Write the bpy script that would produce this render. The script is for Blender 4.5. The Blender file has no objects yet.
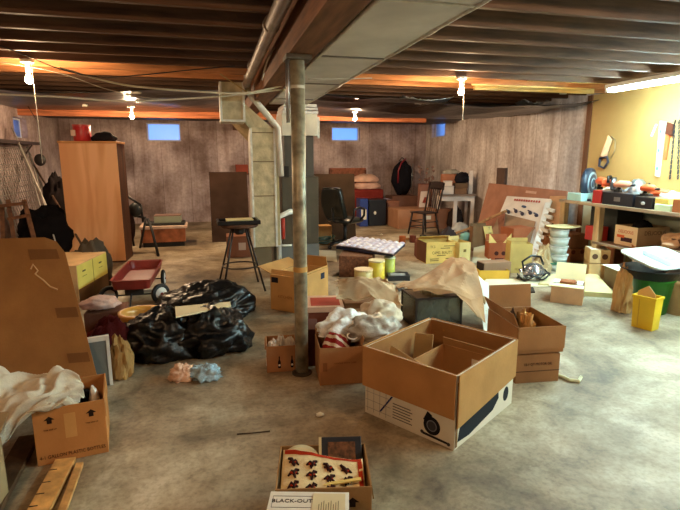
import bpy, math, random
from math import sin, cos, tan, pi, radians, sqrt, atan2, hypot
from mathutils import Vector, Matrix, noise
random.seed(7)
scn = bpy.context.scene
C = scn.collection

# ---------------------------------------------------------------- camera model
F = 500.0
PITCH = radians(11.0); YAW = radians(14.0); CAMZ = 1.5

def ray(px, py):
    u = (px - 340) / F; v = (255 - py) / F
    fw = cos(PITCH) + v * sin(PITCH); up = v * cos(PITCH) - sin(PITCH)
    return Vector((fw * sin(YAW) + u * cos(YAW), fw * cos(YAW) - u * sin(YAW), up))

def G(px, py, z=0.0):
    d = ray(px, py); t = (z - CAMZ) / d.z
    return Vector((d.x * t, d.y * t, z))

def AY(px, py, Y):
    d = ray(px, py); t = Y / d.y
    return Vector((d.x * t, Y, CAMZ + d.z * t))

def AX(px, py, X):
    d = ray(px, py); t = X / d.x
    return Vector((X, d.y * t, CAMZ + d.z * t))

def AD(px, py, P):
    """point on the pixel ray at the same forward distance as P"""
    f = P.x * sin(YAW) + P.y * cos(YAW)
    d = ray(px, py); fd = d.x * sin(YAW) + d.y * cos(YAW)
    t = f / fd
    return Vector((d.x * t, d.y * t, CAMZ + d.z * t))

def zat(P, py):
    f = P.x * sin(YAW) + P.y * cos(YAW)
    v = (255 - py) / F
    return CAMZ + f * (v * cos(PITCH) - sin(PITCH)) / (cos(PITCH) + v * sin(PITCH))

# ---------------------------------------------------------------- materials
def lin(c):
    c = c / 255.0
    return c / 12.92 if c <= 0.04045 else ((c + 0.055) / 1.055) ** 2.4
def rgb(c):
    return (lin(c[0]), lin(c[1]), lin(c[2]), 1.0)

_mats = {}
def mat(name, col, rough=0.7, metal=0.0, var=0.12, scale=6.0, bump=0.0, bscale=40.0,
        trans=0.0, alpha=1.0, emit=0.0, ior=1.45, stretch=(1, 1, 1), coat=0.0, spec=0.5):
    key = (name, col, rough, metal, var, scale, bump, bscale, trans, emit, stretch, coat)
    if key in _mats: return _mats[key]
    m = bpy.data.materials.new(name); m.use_nodes = True
    nt = m.node_tree; b = nt.nodes['Principled BSDF']
    b.inputs['Roughness'].default_value = rough
    b.inputs['Metallic'].default_value = metal
    b.inputs['IOR'].default_value = ior
    b.inputs['Specular IOR Level'].default_value = spec
    b.inputs['Transmission Weight'].default_value = trans
    b.inputs['Coat Weight'].default_value = coat
    b.inputs['Coat Roughness'].default_value = 0.15
    base = rgb(col)
    tc = nt.nodes.new('ShaderNodeTexCoord')
    mp = nt.nodes.new('ShaderNodeMapping'); mp.inputs['Scale'].default_value = stretch
    nt.links.new(tc.outputs['Object'], mp.inputs['Vector'])
    n = nt.nodes.new('ShaderNodeTexNoise'); n.inputs['Scale'].default_value = scale
    n.inputs['Detail'].default_value = 5
    nt.links.new(mp.outputs['Vector'], n.inputs['Vector'])
    r = nt.nodes.new('ShaderNodeValToRGB')
    r.color_ramp.elements[0].position = 0.3; r.color_ramp.elements[1].position = 0.7
    lo = [max(0, x * (1 - var * 1.6)) for x in base[:3]] + [1]
    hi = [min(1, x * (1 + var)) for x in base[:3]] + [1]
    r.color_ramp.elements[0].color = lo; r.color_ramp.elements[1].color = hi
    nt.links.new(n.outputs['Fac'], r.inputs['Fac'])
    nt.links.new(r.outputs['Color'], b.inputs['Base Color'])
    if bump > 0:
        n2 = nt.nodes.new('ShaderNodeTexNoise'); n2.inputs['Scale'].default_value = bscale
        n2.inputs['Detail'].default_value = 4
        nt.links.new(mp.outputs['Vector'], n2.inputs['Vector'])
        bp = nt.nodes.new('ShaderNodeBump'); bp.inputs['Strength'].default_value = bump
        bp.inputs['Distance'].default_value = 0.02
        nt.links.new(n2.outputs['Fac'], bp.inputs['Height'])
        nt.links.new(bp.outputs['Normal'], b.inputs['Normal'])
    if emit > 0:
        b.inputs['Emission Color'].default_value = base
        b.inputs['Emission Strength'].default_value = emit
    _mats[key] = m
    return m

def card(col=(178, 128, 76)):
    g = sum(col)/3; col = tuple(min(245, int((c*.84 + g*.16)*1.06)) for c in col)
    return mat('cardboard', col, rough=0.85, var=0.10, scale=5, bump=0.08, bscale=60, spec=0.2)
def wood(col=(150, 100, 60), st=(1, 12, 12)):
    return mat('wood', col, rough=0.65, var=0.28, scale=2.5, stretch=st, bump=0.1, bscale=20, spec=0.3)
def plastic(col, rough=0.35):
    return mat('plastic', col, rough=rough, var=0.04)
def cloth(col):
    return mat('fabric', col, rough=0.95, var=0.12, scale=8, bump=0.25, bscale=90, spec=0.1)
def metal(col=(150, 150, 150), rough=0.4):
    return mat('metal', col, rough=rough, metal=0.85, var=0.15, scale=9)
def paint(col, rough=0.55):
    return mat('painted', col, rough=rough, var=0.08, scale=4, bump=0.05, bscale=50)
def paper(col=(225, 220, 205)):
    return mat('paper', col, rough=0.8, var=0.05, scale=6, spec=0.2)
def ink(col=(30, 25, 22)):
    return mat('ink', col, rough=0.8, var=0.05, spec=0.2)

def world_mat(name, setup):
    m = bpy.data.materials.new(name); m.use_nodes = True
    setup(m.node_tree, m.node_tree.nodes['Principled BSDF']); return m

# ---------------------------------------------------------------- mesh builder
class MB:
    def __init__(s): s.v = []; s.f = []
    def add(s, vs, fs, M=None):
        n = len(s.v)
        s.v += [(M @ Vector(v)) if M is not None else Vector(v) for v in vs]
        s.f += [[i + n for i in f] for f in fs]
        return s
    def box(s, x0, x1, y0, y1, z0, z1, M=None):
        vs = [(x0,y0,z0),(x1,y0,z0),(x1,y1,z0),(x0,y1,z0),(x0,y0,z1),(x1,y0,z1),(x1,y1,z1),(x0,y1,z1)]
        fs = [(0,3,2,1),(4,5,6,7),(0,1,5,4),(1,2,6,5),(2,3,7,6),(3,0,4,7)]
        return s.add(vs, fs, M)
    def bar(s, p, q, w, h, up=(0, 0, 1)):
        p = Vector(p); q = Vector(q); d = (q - p); L = d.length; x = d.normalized()
        u = Vector(up)
        if abs(x.dot(u)) > 0.98: u = Vector((1, 0, 0))
        y = u.cross(x).normalized(); z = x.cross(y)
        M = Matrix((x, y, z)).transposed().to_4x4(); M.translation = p
        return s.box(0, L, -w/2, w/2, -h/2, h/2, M)
    def tube(s, pts, r, n=10, caps=True):
        pts = [Vector(p) for p in pts]; k = len(pts)
        rs = r if isinstance(r, (list, tuple)) else [r] * k
        prev = None; base = len(s.v)
        for i, p in enumerate(pts):
            if i == 0: t = pts[1] - pts[0]
            elif i == k - 1: t = pts[-1] - pts[-2]
            else: t = (pts[i+1] - p).normalized() + (p - pts[i-1]).normalized()
            t = t.normalized() if t.length > 1e-9 else Vector((0, 0, 1))
            if prev is None:
                a = Vector((0, 0, 1)) if abs(t.z) < 0.9 else Vector((1, 0, 0))
                u = t.cross(a).normalized()
            else:
                u = (prev - t * prev.dot(t)).normalized()
            prev = u; w = t.cross(u)
            for j in range(n):
                a = 2 * pi * j / n
                s.v.append(p + (u * cos(a) + w * sin(a)) * rs[i])
        for i in range(k - 1):
            for j in range(n):
                a = base + i*n + j; b = base + i*n + (j+1) % n
                s.f.append([a, b, b + n, a + n])
        if caps:
            s.f.append([base + j for j in range(n)][::-1])
            s.f.append([base + (k-1)*n + j for j in range(n)])
        return s
    def lathe(s, prof, n=24, c=(0, 0, 0), M=None, sx=1, sy=1):
        vs = []; fs = []; k = len(prof)
        for r, z in prof:
            for j in range(n):
                a = 2 * pi * j / n
                vs.append((c[0] + r*cos(a)*sx, c[1] + r*sin(a)*sy, c[2] + z))
        for i in range(k - 1):
            for j in range(n):
                a = i*n + j; b = i*n + (j+1) % n
                fs.append([a, b, b + n, a + n])
        if prof[0][0] > 1e-6: fs.append(list(range(n))[::-1])
        if prof[-1][0] > 1e-6: fs.append([(k-1)*n + j for j in range(n)])
        return s.add(vs, fs, M)
    def slab(s, q, t):
        q = [Vector(p) for p in q]
        nrm = (q[1] - q[0]).cross(q[3] - q[0]).normalized() * t
        vs = q + [p + nrm for p in q]
        return s.add(vs, [(3,2,1,0),(4,5,6,7),(0,1,5,4),(1,2,6,5),(2,3,7,6),(3,0,4,7)])
    def prism(s, poly, z0, z1, M=None):
        n = len(poly)
        vs = [(x, y, z0) for x, y in poly] + [(x, y, z1) for x, y in poly]
        fs = [list(range(n))[::-1], [n + i for i in range(n)]]
        fs += [(i, (i+1) % n, (i+1) % n + n, i + n) for i in range(n)]
        return s.add(vs, fs, M)
    def grid(s, fn, nu, nv, M=None):
        vs = [fn(i / nu, j / nv) for j in range(nv + 1) for i in range(nu + 1)]
        fs = [(j*(nu+1)+i, j*(nu+1)+i+1, (j+1)*(nu+1)+i+1, (j+1)*(nu+1)+i) for j in range(nv) for i in range(nu)]
        return s.add(vs, fs, M)
    def ball(s, c, rx, ry=None, rz=None, n=16, M=None, fn=None):
        ry = rx if ry is None else ry; rz = rx if rz is None else rz
        vs = []; fs = []; m = n // 2
        vs.append(Vector((0, 0, -1)))
        for i in range(1, m):
            a = -pi/2 + pi * i / m
            for j in range(n):
                b = 2*pi*j/n; vs.append(Vector((cos(a)*cos(b), cos(a)*sin(b), sin(a))))
        vs.append(Vector((0, 0, 1)))
        for j in range(n): fs.append([0, 1 + (j+1) % n, 1 + j])
        for i in range(m - 2):
            for j in range(n):
                a = 1 + i*n + j; b = 1 + i*n + (j+1) % n
                fs.append([a, b, b + n, a + n])
        L = len(vs) - 1; q = 1 + (m-2)*n
        for j in range(n): fs.append([q + j, q + (j+1) % n, L])
        out = []
        for p in vs:
            k = fn(p) if fn else 1.0
            out.append(Vector((c[0] + p.x*rx*k, c[1] + p.y*ry*k, c[2] + p.z*rz*k)))
        return s.add(out, fs, M)
    def build(s, name, m, parent=None, smooth=False, bevel=0.0, solid=0.0, sub=0):
        me = bpy.data.meshes.new(name)
        o = bpy.data.objects.new(name, me); C.objects.link(o)
        vs = s.v
        if parent is None and vs:
            xs = [v[0] for v in vs]; ys = [v[1] for v in vs]; zs = [v[2] for v in vs]
            c = Vector(((min(xs)+max(xs))/2, (min(ys)+max(ys))/2, min(zs)))
            vs = [Vector(v) - c for v in vs]; o.location = c
        me.from_pydata([tuple(v) for v in vs], [], s.f)
        me.materials.append(m)
        if smooth:
            for p in me.polygons: p.use_smooth = True
        me.update()
        if parent is not None: o.parent = parent
        if bevel:
            b = o.modifiers.new('bevel', 'BEVEL'); b.width = bevel; b.segments = 2; b.limit_method = 'ANGLE'
        if solid:
            b = o.modifiers.new('solid', 'SOLIDIFY'); b.thickness = solid; b.offset = 0
        if sub:
            b = o.modifiers.new('sub', 'SUBSURF'); b.levels = sub; b.render_levels = sub
        return o

def tag(o, label, cat, group=None):
    o['label'] = label; o['category'] = cat
    if group: o['group'] = group
    return o
def thing(name, label, cat, loc=(0, 0, 0), rz=0.0, group=None):
    o = bpy.data.objects.new(name, None); C.objects.link(o)
    o.location = loc; o.rotation_euler = (0, 0, rz); o.empty_display_size = 0.1
    return tag(o, label, cat, group)
def struct(name, mb, m, **k):
    o = mb.build(name, m, **k); o['kind'] = 'structure'; return o

def text_obj(parent, s, size, loc, rot, col=(30, 25, 22), name='lettering', sx=1.0, align='CENTER', ext=0.0006):
    cu = bpy.data.curves.new(name, 'FONT'); cu.body = s; cu.size = size
    cu.align_x = align; cu.align_y = 'CENTER'; cu.extrude = ext; cu.resolution_u = 2
    tmp = bpy.data.objects.new('tmp', cu); C.objects.link(tmp)
    bpy.context.view_layer.update()
    dg = bpy.context.evaluated_depsgraph_get()
    me = bpy.data.meshes.new_from_object(tmp.evaluated_get(dg))
    bpy.data.objects.remove(tmp)
    me.materials.clear(); me.materials.append(ink(col))
    o = bpy.data.objects.new(name, me); C.objects.link(o)
    o.parent = parent; o.location = loc; o.rotation_euler = rot; o.scale = (sx, 1, 1)
    return o

# rotations for things lying on the faces of a carton
ROT = {'f': (pi/2, 0, 0), 'r': (pi/2, 0, pi/2), 'l': (pi/2, 0, -pi/2), 't': (0, 0, 0)}

def crease(p, s, seed=0):
    q = Vector((p[0]*s + seed*7.3, p[1]*s - seed*3.1, p[2]*s + seed*1.7))
    return 1 - 2 * abs(noise.noise(q))
def nz(p, s, seed=0):
    return noise.noise(Vector((p[0]*s + seed*5.1, p[1]*s + seed*2.3, p[2]*s - seed)))

# ---------------------------------------------------------------- cartons
class Carton:
    """open or closed cardboard box; front edge runs p1 -> p2 (left to right as seen), depth goes away"""
    def __init__(s, label, p1, p2, d, h=None, ytop=None, z=0.0, col=(178,128,76), flaps=None, closed=False,
                 name='cardboard_box', cat='box', group=None, t=0.006, w=None, thick_top=False, inner=None):
        P1 = G(p1[0], p1[1], z) if not isinstance(p1, Vector) else p1
        P2 = G(p2[0], p2[1], z) if not isinstance(p2, Vector) else p2
        z = P1.z
        if h is None: h = zat(P1, ytop) - z
        ex = (P2 - P1); ex.z = 0
        W = ex.length if w is None else w
        ex.normalize(); ey = Vector((-ex.y, ex.x, 0))
        c = P1 + ex * W/2 + ey * d/2
        s.w, s.d, s.h, s.z = W, d, h, z
        s.root = thing(name, label, cat, (c.x, c.y, z + 0.001), atan2(ex.y, ex.x), group)
        s.ex, s.ey, s.c = ex, ey, c
        s.m = card(col) if not isinstance(col, bpy.types.Material) else col
        b = MB(); x, y = W/2, d/2
        b.box(-x, x, -y, y, 0, t)
        b.box(-x, x, -y, -y+t, t, h); b.box(-x, x, y-t, y, t, h)
        b.box(-x, -x+t, -y+t, y-t, t, h); b.box(x-t, x, -y+t, y-t, t, h)
        b.build('box_body', s.m, s.root, bevel=0.002)
        if closed: flaps = {'f': (-90, d/2-0.001), 'b': (-90, d/2-0.001)}
        for side, (ang, ln) in (flaps or {}).items(): s.flap(side, ang, ln)
    def flap(s, side, ang, ln, m=None, inset=0.004):
        a = radians(ang); t = 0.005; x, y, h = s.w/2 - inset, s.d/2 - inset, s.h + 0.003
        so, co = sin(a), cos(a)
        if side == 'f': q = [(-x,-y,h),(x,-y,h),(x,-y-ln*so,h+ln*co),(-x,-y-ln*so,h+ln*co)]
        if side == 'b': q = [(x,y,h),(-x,y,h),(-x,y+ln*so,h+ln*co),(x,y+ln*so,h+ln*co)]
        if side == 'l': q = [(-x,y,h),(-x,-y,h),(-x-ln*so,-y,h+ln*co),(-x-ln*so,y,h+ln*co)]
        if side == 'r': q = [(x,-y,h),(x,y,h),(x+ln*so,y,h+ln*co),(x+ln*so,-y,h+ln*co)]
        return MB().slab(q, -t).build('flap', m or s.m, s.root)
    def face(s, f, u, v, out=0.0015):
        """local point on a face; u,v measured from its lower left corner"""
        if f == 'f': return (-s.w/2 + u, -s.d/2 - out, v)
        if f == 'r': return (s.w/2 + out, -s.d/2 + u, v)
        if f == 'l': return (-s.w/2 - out, s.d/2 - u, v)
        if f == 't': return (-s.w/2 + u, -s.d/2 + v, s.h + 0.004 + out)
    def text(s, f, txt, size, u, v, col=(40, 30, 24), sx=1.0):
        return text_obj(s.root, txt, size, s.face(f, u, v, 0.001), ROT[f], col, sx=sx)
    def patch(s, f, u0, u1, v0, v1, m, name='tape', out=0.001):
        b = MB()
        if f == 'f': b.box(-s.w/2+u0, -s.w/2+u1, -s.d/2-out, -s.d/2, v0, v1)
        if f == 'r': b.box(s.w/2, s.w/2+out, -s.d/2+u0, -s.d/2+u1, v0, v1)
        if f == 'l': b.box(-s.w/2-out, -s.w/2, s.d/2-u1, s.d/2-u0, v0, v1)
        if f == 't': b.box(-s.w/2+u0, -s.w/2+u1, -s.d/2+v0, -s.d/2+v1, s.h+0.003, s.h+0.003+out)
        return b.build(name, m, s.root)
    def poly(s, f, pts, m, name='printed_mark', out=0.0012):
        M = Matrix.Translation(Vector(s.face(f, 0, 0, 0.0))) @ (Matrix.Rotation({'f':0,'r':pi/2,'l':-pi/2,'t':0}[f], 4, 'Z') @ (Matrix.Rotation(pi/2, 4, 'X') if f != 't' else Matrix.Identity(4)))
        return MB().prism(pts, 0, out, M).build(name, m, s.root)
    def at(s, x, y, z=None):
        """world point from box-local x, y"""
        p = s.c + s.ex * x + s.ey * y; return Vector((p.x, p.y, (s.z + s.h) if z is None else s.z + z))

def arrow(bx, f, u, v, k, m):
    bx.poly(f, [(u-k,v+k*.2),(u+k,v+k*.2),(u,v+k)], m, 'up_arrow')
    bx.poly(f, [(u-k*.45,v-k*.6),(u+k*.45,v-k*.6),(u+k*.45,v+k*.2),(u-k*.45,v+k*.2)], m, 'up_arrow')

# ---------------------------------------------------------------- soft goods
def sheet(q, nu, nv, disp, name, m, label=None, cat=None, group=None, parent=None, solid=0.004, smooth=True, edge=0.0):
    """four corners (P00,P10,P11,P01) + displacement"""
    q = [Vector(p) for p in q]
    def fn(u, v):
        p = q[0]*(1-u)*(1-v) + q[1]*u*(1-v) + q[2]*u*v + q[3]*(1-u)*v
        if edge:
            e = nz((u*3, v*3, q[0].x), 1.7, 3) * edge
            if u in (0, 1) or v in (0, 1): p = p + Vector((e, e, 0))
        d = disp(u, v)
        if not isinstance(d, (tuple, Vector)): d = (0, 0, d)
        return p + Vector(d)
    b = MB().grid(fn, nu, nv)
    o = b.build(name, m, parent, smooth=smooth, solid=solid)
    if label: tag(o, label, cat, group)
    return o

def lump(c, rx, ry, rz, seed, m, name, label=None, cat=None, group=None, amp=0.25, s=2.5, n=48, rid=0.12, rs=4,
         rz_rot=0.0, parent=None, smooth=True, knot=None, pwr=1.0):
    """a crumpled, sagging heap resting on z = c.z"""
    b = MB(); c = Vector(c)
    def fn(p):
        k = 1 + amp * nz(p, s, seed) + rid * (crease(p, rs, seed) - 0.6) + rid * 0.5 * (crease(p, rs * 2.3, seed + 3) - 0.6)
        if knot and p.z > 0.75: k += knot * ((p.z - 0.75) / 0.25) ** 2
        return k
    b.ball((0, 0, 0), rx, ry, rz, n=n, fn=fn)
    lo = -rz * 0.35
    vs = []
    R_ = Matrix.Rotation(rz_rot, 3, 'Z')
    for p in b.v:
        z = p.z
        if z < lo:
            z = lo + (z - lo) * 0.02
            f = 1.0
        q = R_ @ Vector((p.x, p.y, 0)); vs.append(Vector((c.x + q.x, c.y + q.y, c.z + 0.004 + (z - lo))))
    mn = min(v.z for v in vs)
    for v in vs: v.z += c.z + 0.002 - mn
    b.v = vs
    o = b.build(name, m, parent, smooth=smooth)
    if label: tag(o, label, cat, group)
    return o

def closed_box(label, p1, p2, d, h=None, ytop=None, z=0.0, m=None, name='box', cat='box', group=None, bevel=0.004, w=None):
    """solid case shaped like a closed box; returns (root, w, d, h)"""
    P1 = G(p1[0], p1[1], z) if not isinstance(p1, Vector) else p1
    P2 = G(p2[0], p2[1], z) if not isinstance(p2, Vector) else p2
    z = P1.z
    if h is None: h = zat(P1, ytop) - z
    ex = P2 - P1; ex.z = 0; W = ex.length if w is None else w
    ex.normalize(); ey = Vector((-ex.y, ex.x, 0)); c = P1 + ex*W/2 + ey*d/2
    r = thing(name, label, cat, (c.x, c.y, z + 0.001), atan2(ex.y, ex.x), group)
    return r, W, d, h
# ================================================================= THE ROOM
XL, XR, YB, YF = -3.2, 5.35, 12.3, -2.6
ZJ, ZS = 2.38, 2.62          # underside of joists, underside of the deck above

def concrete(nt, b, tint=(150, 130, 118), lo=.80, mix=.95):
    N = nt.nodes; L = nt.links
    g = N.new('ShaderNodeNewGeometry')
    sp = N.new('ShaderNodeSeparateXYZ'); L.new(g.outputs['Position'], sp.inputs[0])
    ad = N.new('ShaderNodeMath'); ad.operation = 'ADD'; L.new(sp.outputs['X'], ad.inputs[0]); L.new(sp.outputs['Y'], ad.inputs[1])
    cb = N.new('ShaderNodeCombineXYZ'); L.new(ad.outputs[0], cb.inputs['X']); L.new(sp.outputs['Z'], cb.inputs['Z'])
    # vertical board / streak pattern
    mp = N.new('ShaderNodeMapping'); mp.inputs['Scale'].default_value = (5, 1, 0.5); L.new(cb.outputs[0], mp.inputs['Vector'])
    n1 = N.new('ShaderNodeTexNoise'); n1.inputs['Scale'].default_value = 1.4; n1.inputs['Detail'].default_value = 8; n1.inputs['Roughness'].default_value = 0.65
    L.new(mp.outputs[0], n1.inputs['Vector'])
    n2 = N.new('ShaderNodeTexNoise'); n2.inputs['Scale'].default_value = 1.3; n2.inputs['Detail'].default_value = 7
    L.new(cb.outputs[0], n2.inputs['Vector'])
    n3 = N.new('ShaderNodeTexNoise'); n3.inputs['Scale'].default_value = 18; n3.inputs['Detail'].default_value = 6
    L.new(cb.outputs[0], n3.inputs['Vector'])
    def ramp(src, a, ca, c, cc):
        r = N.new('ShaderNodeValToRGB'); r.color_ramp.elements[0].position = a; r.color_ramp.elements[1].position = c
        r.color_ramp.elements[0].color = rgb(ca); r.color_ramp.elements[1].color = rgb(cc); L.new(src, r.inputs['Fac']); return r
    t = tint
    r1 = ramp(n1.outputs['Fac'], 0.30, (t[0]*lo, t[1]*(lo-.05), t[2]*(lo-.08)), 0.62, t)
    r2 = ramp(n2.outputs['Fac'], 0.36, (158, 142, 134), 0.62, (255, 252, 250))
    r3 = ramp(n3.outputs['Fac'], 0.3, (218, 212, 208), 0.6, (255, 255, 255))
    m1 = N.new('ShaderNodeMixRGB'); m1.blend_type = 'MULTIPLY'; m1.inputs[0].default_value = mix
    L.new(r1.outputs[0], m1.inputs[1]); L.new(r2.outputs[0], m1.inputs[2])
    m2 = N.new('ShaderNodeMixRGB'); m2.blend_type = 'MULTIPLY'; m2.inputs[0].default_value = 0.8
    L.new(m1.outputs[0], m2.inputs[1]); L.new(r3.outputs[0], m2.inputs[2])
    # form-board joints: thin dark vertical lines about every 0.6 m, one level pour line
    w = N.new('ShaderNodeMath'); w.operation = 'PINGPONG'; w.inputs[1].default_value = 0.31; L.new(ad.outputs[0], w.inputs[0])
    lt = N.new('ShaderNodeMath'); lt.operation = 'LESS_THAN'; lt.inputs[1].default_value = 0.006; L.new(w.outputs[0], lt.inputs[0])
    m3 = N.new('ShaderNodeMixRGB'); m3.blend_type = 'MULTIPLY'; L.new(lt.outputs[0], m3.inputs[0])
    L.new(m2.outputs[0], m3.inputs[1]); m3.inputs[2].default_value = (0.62, 0.56, 0.54, 1)
    L.new(m3.outputs[0], b.inputs['Base Color']); b.inputs['Roughness'].default_value = 0.9
    bp = N.new('ShaderNodeBump'); bp.inputs['Strength'].default_value = 0.35; bp.inputs['Distance'].default_value = 0.02
    L.new(n1.outputs['Fac'], bp.inputs['Height']); L.new(bp.outputs[0], b.inputs['Normal'])
M_WALL = world_mat('board_formed_concrete', lambda nt, b: concrete(nt, b, (220, 206, 208), .82, .95))
M_WALLR = world_mat('streaked_concrete', lambda nt, b: concrete(nt, b, (248, 244, 244), .82, .6))

def floor_mat(nt, b):
    N = nt.nodes; L = nt.links
    g = N.new('ShaderNodeNewGeometry')
    def nse(sc, det, rough=0.6, dist=0.0):
        n = N.new('ShaderNodeTexNoise'); n.inputs['Scale'].default_value = sc; n.inputs['Detail'].default_value = det
        n.inputs['Roughness'].default_value = rough; n.inputs['Distortion'].default_value = dist
        L.new(g.outputs['Position'], n.inputs['Vector']); return n
    a = nse(0.9, 8, 0.62, 0.6); c = nse(4.5, 8, 0.7, 0.3); d = nse(38, 5)
    def ramp(src, stops):
        r = N.new('ShaderNodeValToRGB'); e = r.color_ramp.elements
        while len(e) < len(stops): e.new(0.5)
        for k, (p, col) in enumerate(stops): e[k].position = p; e[k].color = rgb(col)
        L.new(src, r.inputs['Fac']); return r
    r1 = ramp(a.outputs['Fac'], [(0.33, (112, 96, 74)), (0.46, (158, 142, 116)), (0.55, (190, 176, 150)), (0.70, (226, 216, 194))])
    r2 = ramp(c.outputs['Fac'], [(0.32, (158, 146, 132)), (0.5, (228, 222, 214)), (0.7, (255, 255, 255))])
    r3 = ramp(d.outputs['Fac'], [(0.3, (205, 200, 195)), (0.55, (255, 255, 255))])
    m1 = N.new('ShaderNodeMixRGB'); m1.blend_type = 'MULTIPLY'; m1.inputs[0].default_value = 0.9
    L.new(r1.outputs[0], m1.inputs[1]); L.new(r2.outputs[0], m1.inputs[2])
    m2 = N.new('ShaderNodeMixRGB'); m2.blend_type = 'MULTIPLY'; m2.inputs[0].default_value = 0.8
    L.new(m1.outputs[0], m2.inputs[1]); L.new(r3.outputs[0], m2.inputs[2])
    L.new(m2.outputs[0], b.inputs['Base Color'])
    rr = N.new('ShaderNodeMapRange'); rr.inputs['To Min'].default_value = 0.72; rr.inputs['To Max'].default_value = 0.42
    L.new(a.outputs['Fac'], rr.inputs['Value']); L.new(rr.outputs[0], b.inputs['Roughness'])
    bp = N.new('ShaderNodeBump'); bp.inputs['Strength'].default_value = 0.12; bp.inputs['Distance'].default_value = 0.02
    L.new(c.outputs['Fac'], bp.inputs['Height']); L.new(bp.outputs[0], b.inputs['Normal'])
M_FLOOR = world_mat('worn_concrete_floor', floor_mat)

struct('floor', MB().box(XL-.2, XR+.2, YF-.2, YB+.2, -0.12, 0), M_FLOOR)
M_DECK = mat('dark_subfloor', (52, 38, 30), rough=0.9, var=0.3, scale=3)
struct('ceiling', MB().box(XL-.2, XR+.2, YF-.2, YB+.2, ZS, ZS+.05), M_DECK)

def wall_with_holes(name, axis, pos, thick, a0, a1, z0, z1, holes, m):
    """holes: list of (a_lo, a_hi, z_lo, z_hi)"""
    b = MB(); hs = sorted(holes); cur = a0
    def bx(p, q, zl, zh):
        if q - p < 1e-4 or zh - zl < 1e-4: return
        if axis == 'y': b.box(p, q, min(pos, pos+thick), max(pos, pos+thick), zl, zh)
        else: b.box(min(pos, pos+thick), max(pos, pos+thick), p, q, zl, zh)
    for h in hs:
        bx(cur, h[0], z0, z1); bx(h[0], h[1], z0, h[2]); bx(h[0], h[1], h[3], z1); cur = h[1]
    bx(cur, a1, z0, z1)
    return struct(name, b, m)

def hole_y(x0, x1, y0, y1):
    a = AY(x0, y1, YB); c = AY(x1, y0, YB); return (a.x, c.x, a.z, c.z)
def hole_x(x0, x1, y0, y1, X):
    a = AX(x0, (y0+y1)/2, X); c = AX(x1, (y0+y1)/2, X)
    zt = AX((x0+x1)/2, y0, X).z; zb = AX((x0+x1)/2, y1, X).z
    return (min(a.y, c.y), max(a.y, c.y), zb, zt)
hb1 = hole_y(147, 180, 123, 141); hb2 = hole_y(332, 360, 127, 141)
hl = hole_x(14, 27, 118, 138, XL); hr = hole_x(432, 445, 121, 137, XR)
wall_with_holes('wall_back', 'y', YB, 0.25, XL-.2, XR+.2, 0, ZS, [hb1, hb2], M_WALL)
wall_with_holes('wall_left', 'x', XL, -0.25, YF, YB, 0, ZS, [hl], M_WALL)
wall_with_holes('wall_right', 'x', XR, 0.25, YF, YB, 0, ZS, [hr], M_WALLR)
struct('wall_front', MB().box(XL-.2, XR+.2, YF-.25, YF, 0, ZS), M_WALL)

M_GLASS = mat('window_glass', (200, 215, 235), rough=0.35, var=0.02, trans=1.0)
M_WFR = paint((206, 212, 222))
def window(i, axis, pos, h, sgn):
    a0, a1, z0, z1 = h; t = 0.03; b = MB(); g = MB()
    lo, hi = sorted((pos + sgn*0.10, pos + sgn*0.14)); gl, gh = sorted((pos + sgn*0.115, pos + sgn*0.121))
    parts = [(a0, a1, z0, z0+t), (a0, a1, z1-t, z1), (a0, a0+t, z0+t, z1-t), (a1-t, a1, z0+t, z1-t)]
    for p, q, r, s_ in parts:
        b.box(p, q, lo, hi, r, s_) if axis == 'y' else b.box(lo, hi, p, q, r, s_)
    g.box(a0+t, a1-t, gl, gh, z0+t, z1-t) if axis == 'y' else g.box(gl, gh, a0+t, a1-t, z0+t, z1-t)
    f = struct('window_%d' % i, b, M_WFR)
    go = g.build('glass_pane', M_GLASS); go.parent = f
    go.location = go.location - f.location
window(1, 'y', YB, hb1, 1); window(2, 'y', YB, hb2, 1)
window(3, 'x', XL, hl, -1); window(4, 'x', XR, hr, 1)

# painted plywood panelling above the bench, pale painted wall below it
struct('trim_1', MB().box(XR-.03, XR-.002, -1.5, 6.35, 0.95, ZJ), mat('mustard_painted_board', (200, 160, 96), rough=0.6, var=0.10, scale=1.5, bump=0.05))
struct('trim_2', MB().box(XR-.03, XR-.002, -1.5, 6.35, 0.0, 0.95), mat('pale_green_paint', (190, 200, 180), rough=0.7, var=0.12, scale=2))
struct('trim_3', MB().box(XR-.05, XR-.002, 6.35, 6.44, 0.0, ZJ), wood((120, 78, 52), (12, 12, 1)))

# ---- joists: each one its own timber
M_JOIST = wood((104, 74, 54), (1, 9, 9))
M_JOIST_LIT = wood((186, 122, 74), (1, 9, 9))  # bulb light on the last two joists, put into a lighter orange wood
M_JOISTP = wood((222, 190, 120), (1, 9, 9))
ys = [2.52 + 0.403 * k for k in range(-12, 10)]
for k, y in enumerate(ys):
    j = struct('ceiling_joist', MB().box(XL, XR, y-.02, y+.02, ZJ, ZS), M_JOIST if k < 20 else M_JOIST_LIT)
YE = ys[-1]
struct('ceiling_joist', MB().box(XL, 3.9, YE+.021, YE+.06, ZJ, ZS), M_JOIST)
for k in range(1, 15):
    struct('ceiling_joist', MB().box(XL, XR, YE+.403*k-.02, YE+.403*k+.02, ZJ+.02, ZS), M_JOIST)
# newer pale timbers sistered to the last joists on the right
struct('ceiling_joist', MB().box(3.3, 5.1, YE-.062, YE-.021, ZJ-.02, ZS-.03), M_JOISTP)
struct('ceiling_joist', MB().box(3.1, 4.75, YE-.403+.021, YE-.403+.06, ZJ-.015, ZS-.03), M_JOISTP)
struct('ceiling_joist', MB().box(3.6, 5.3, YE-.806+.021, YE-.806+.06, ZJ, ZS-.03), M_JOISTP)
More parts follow.
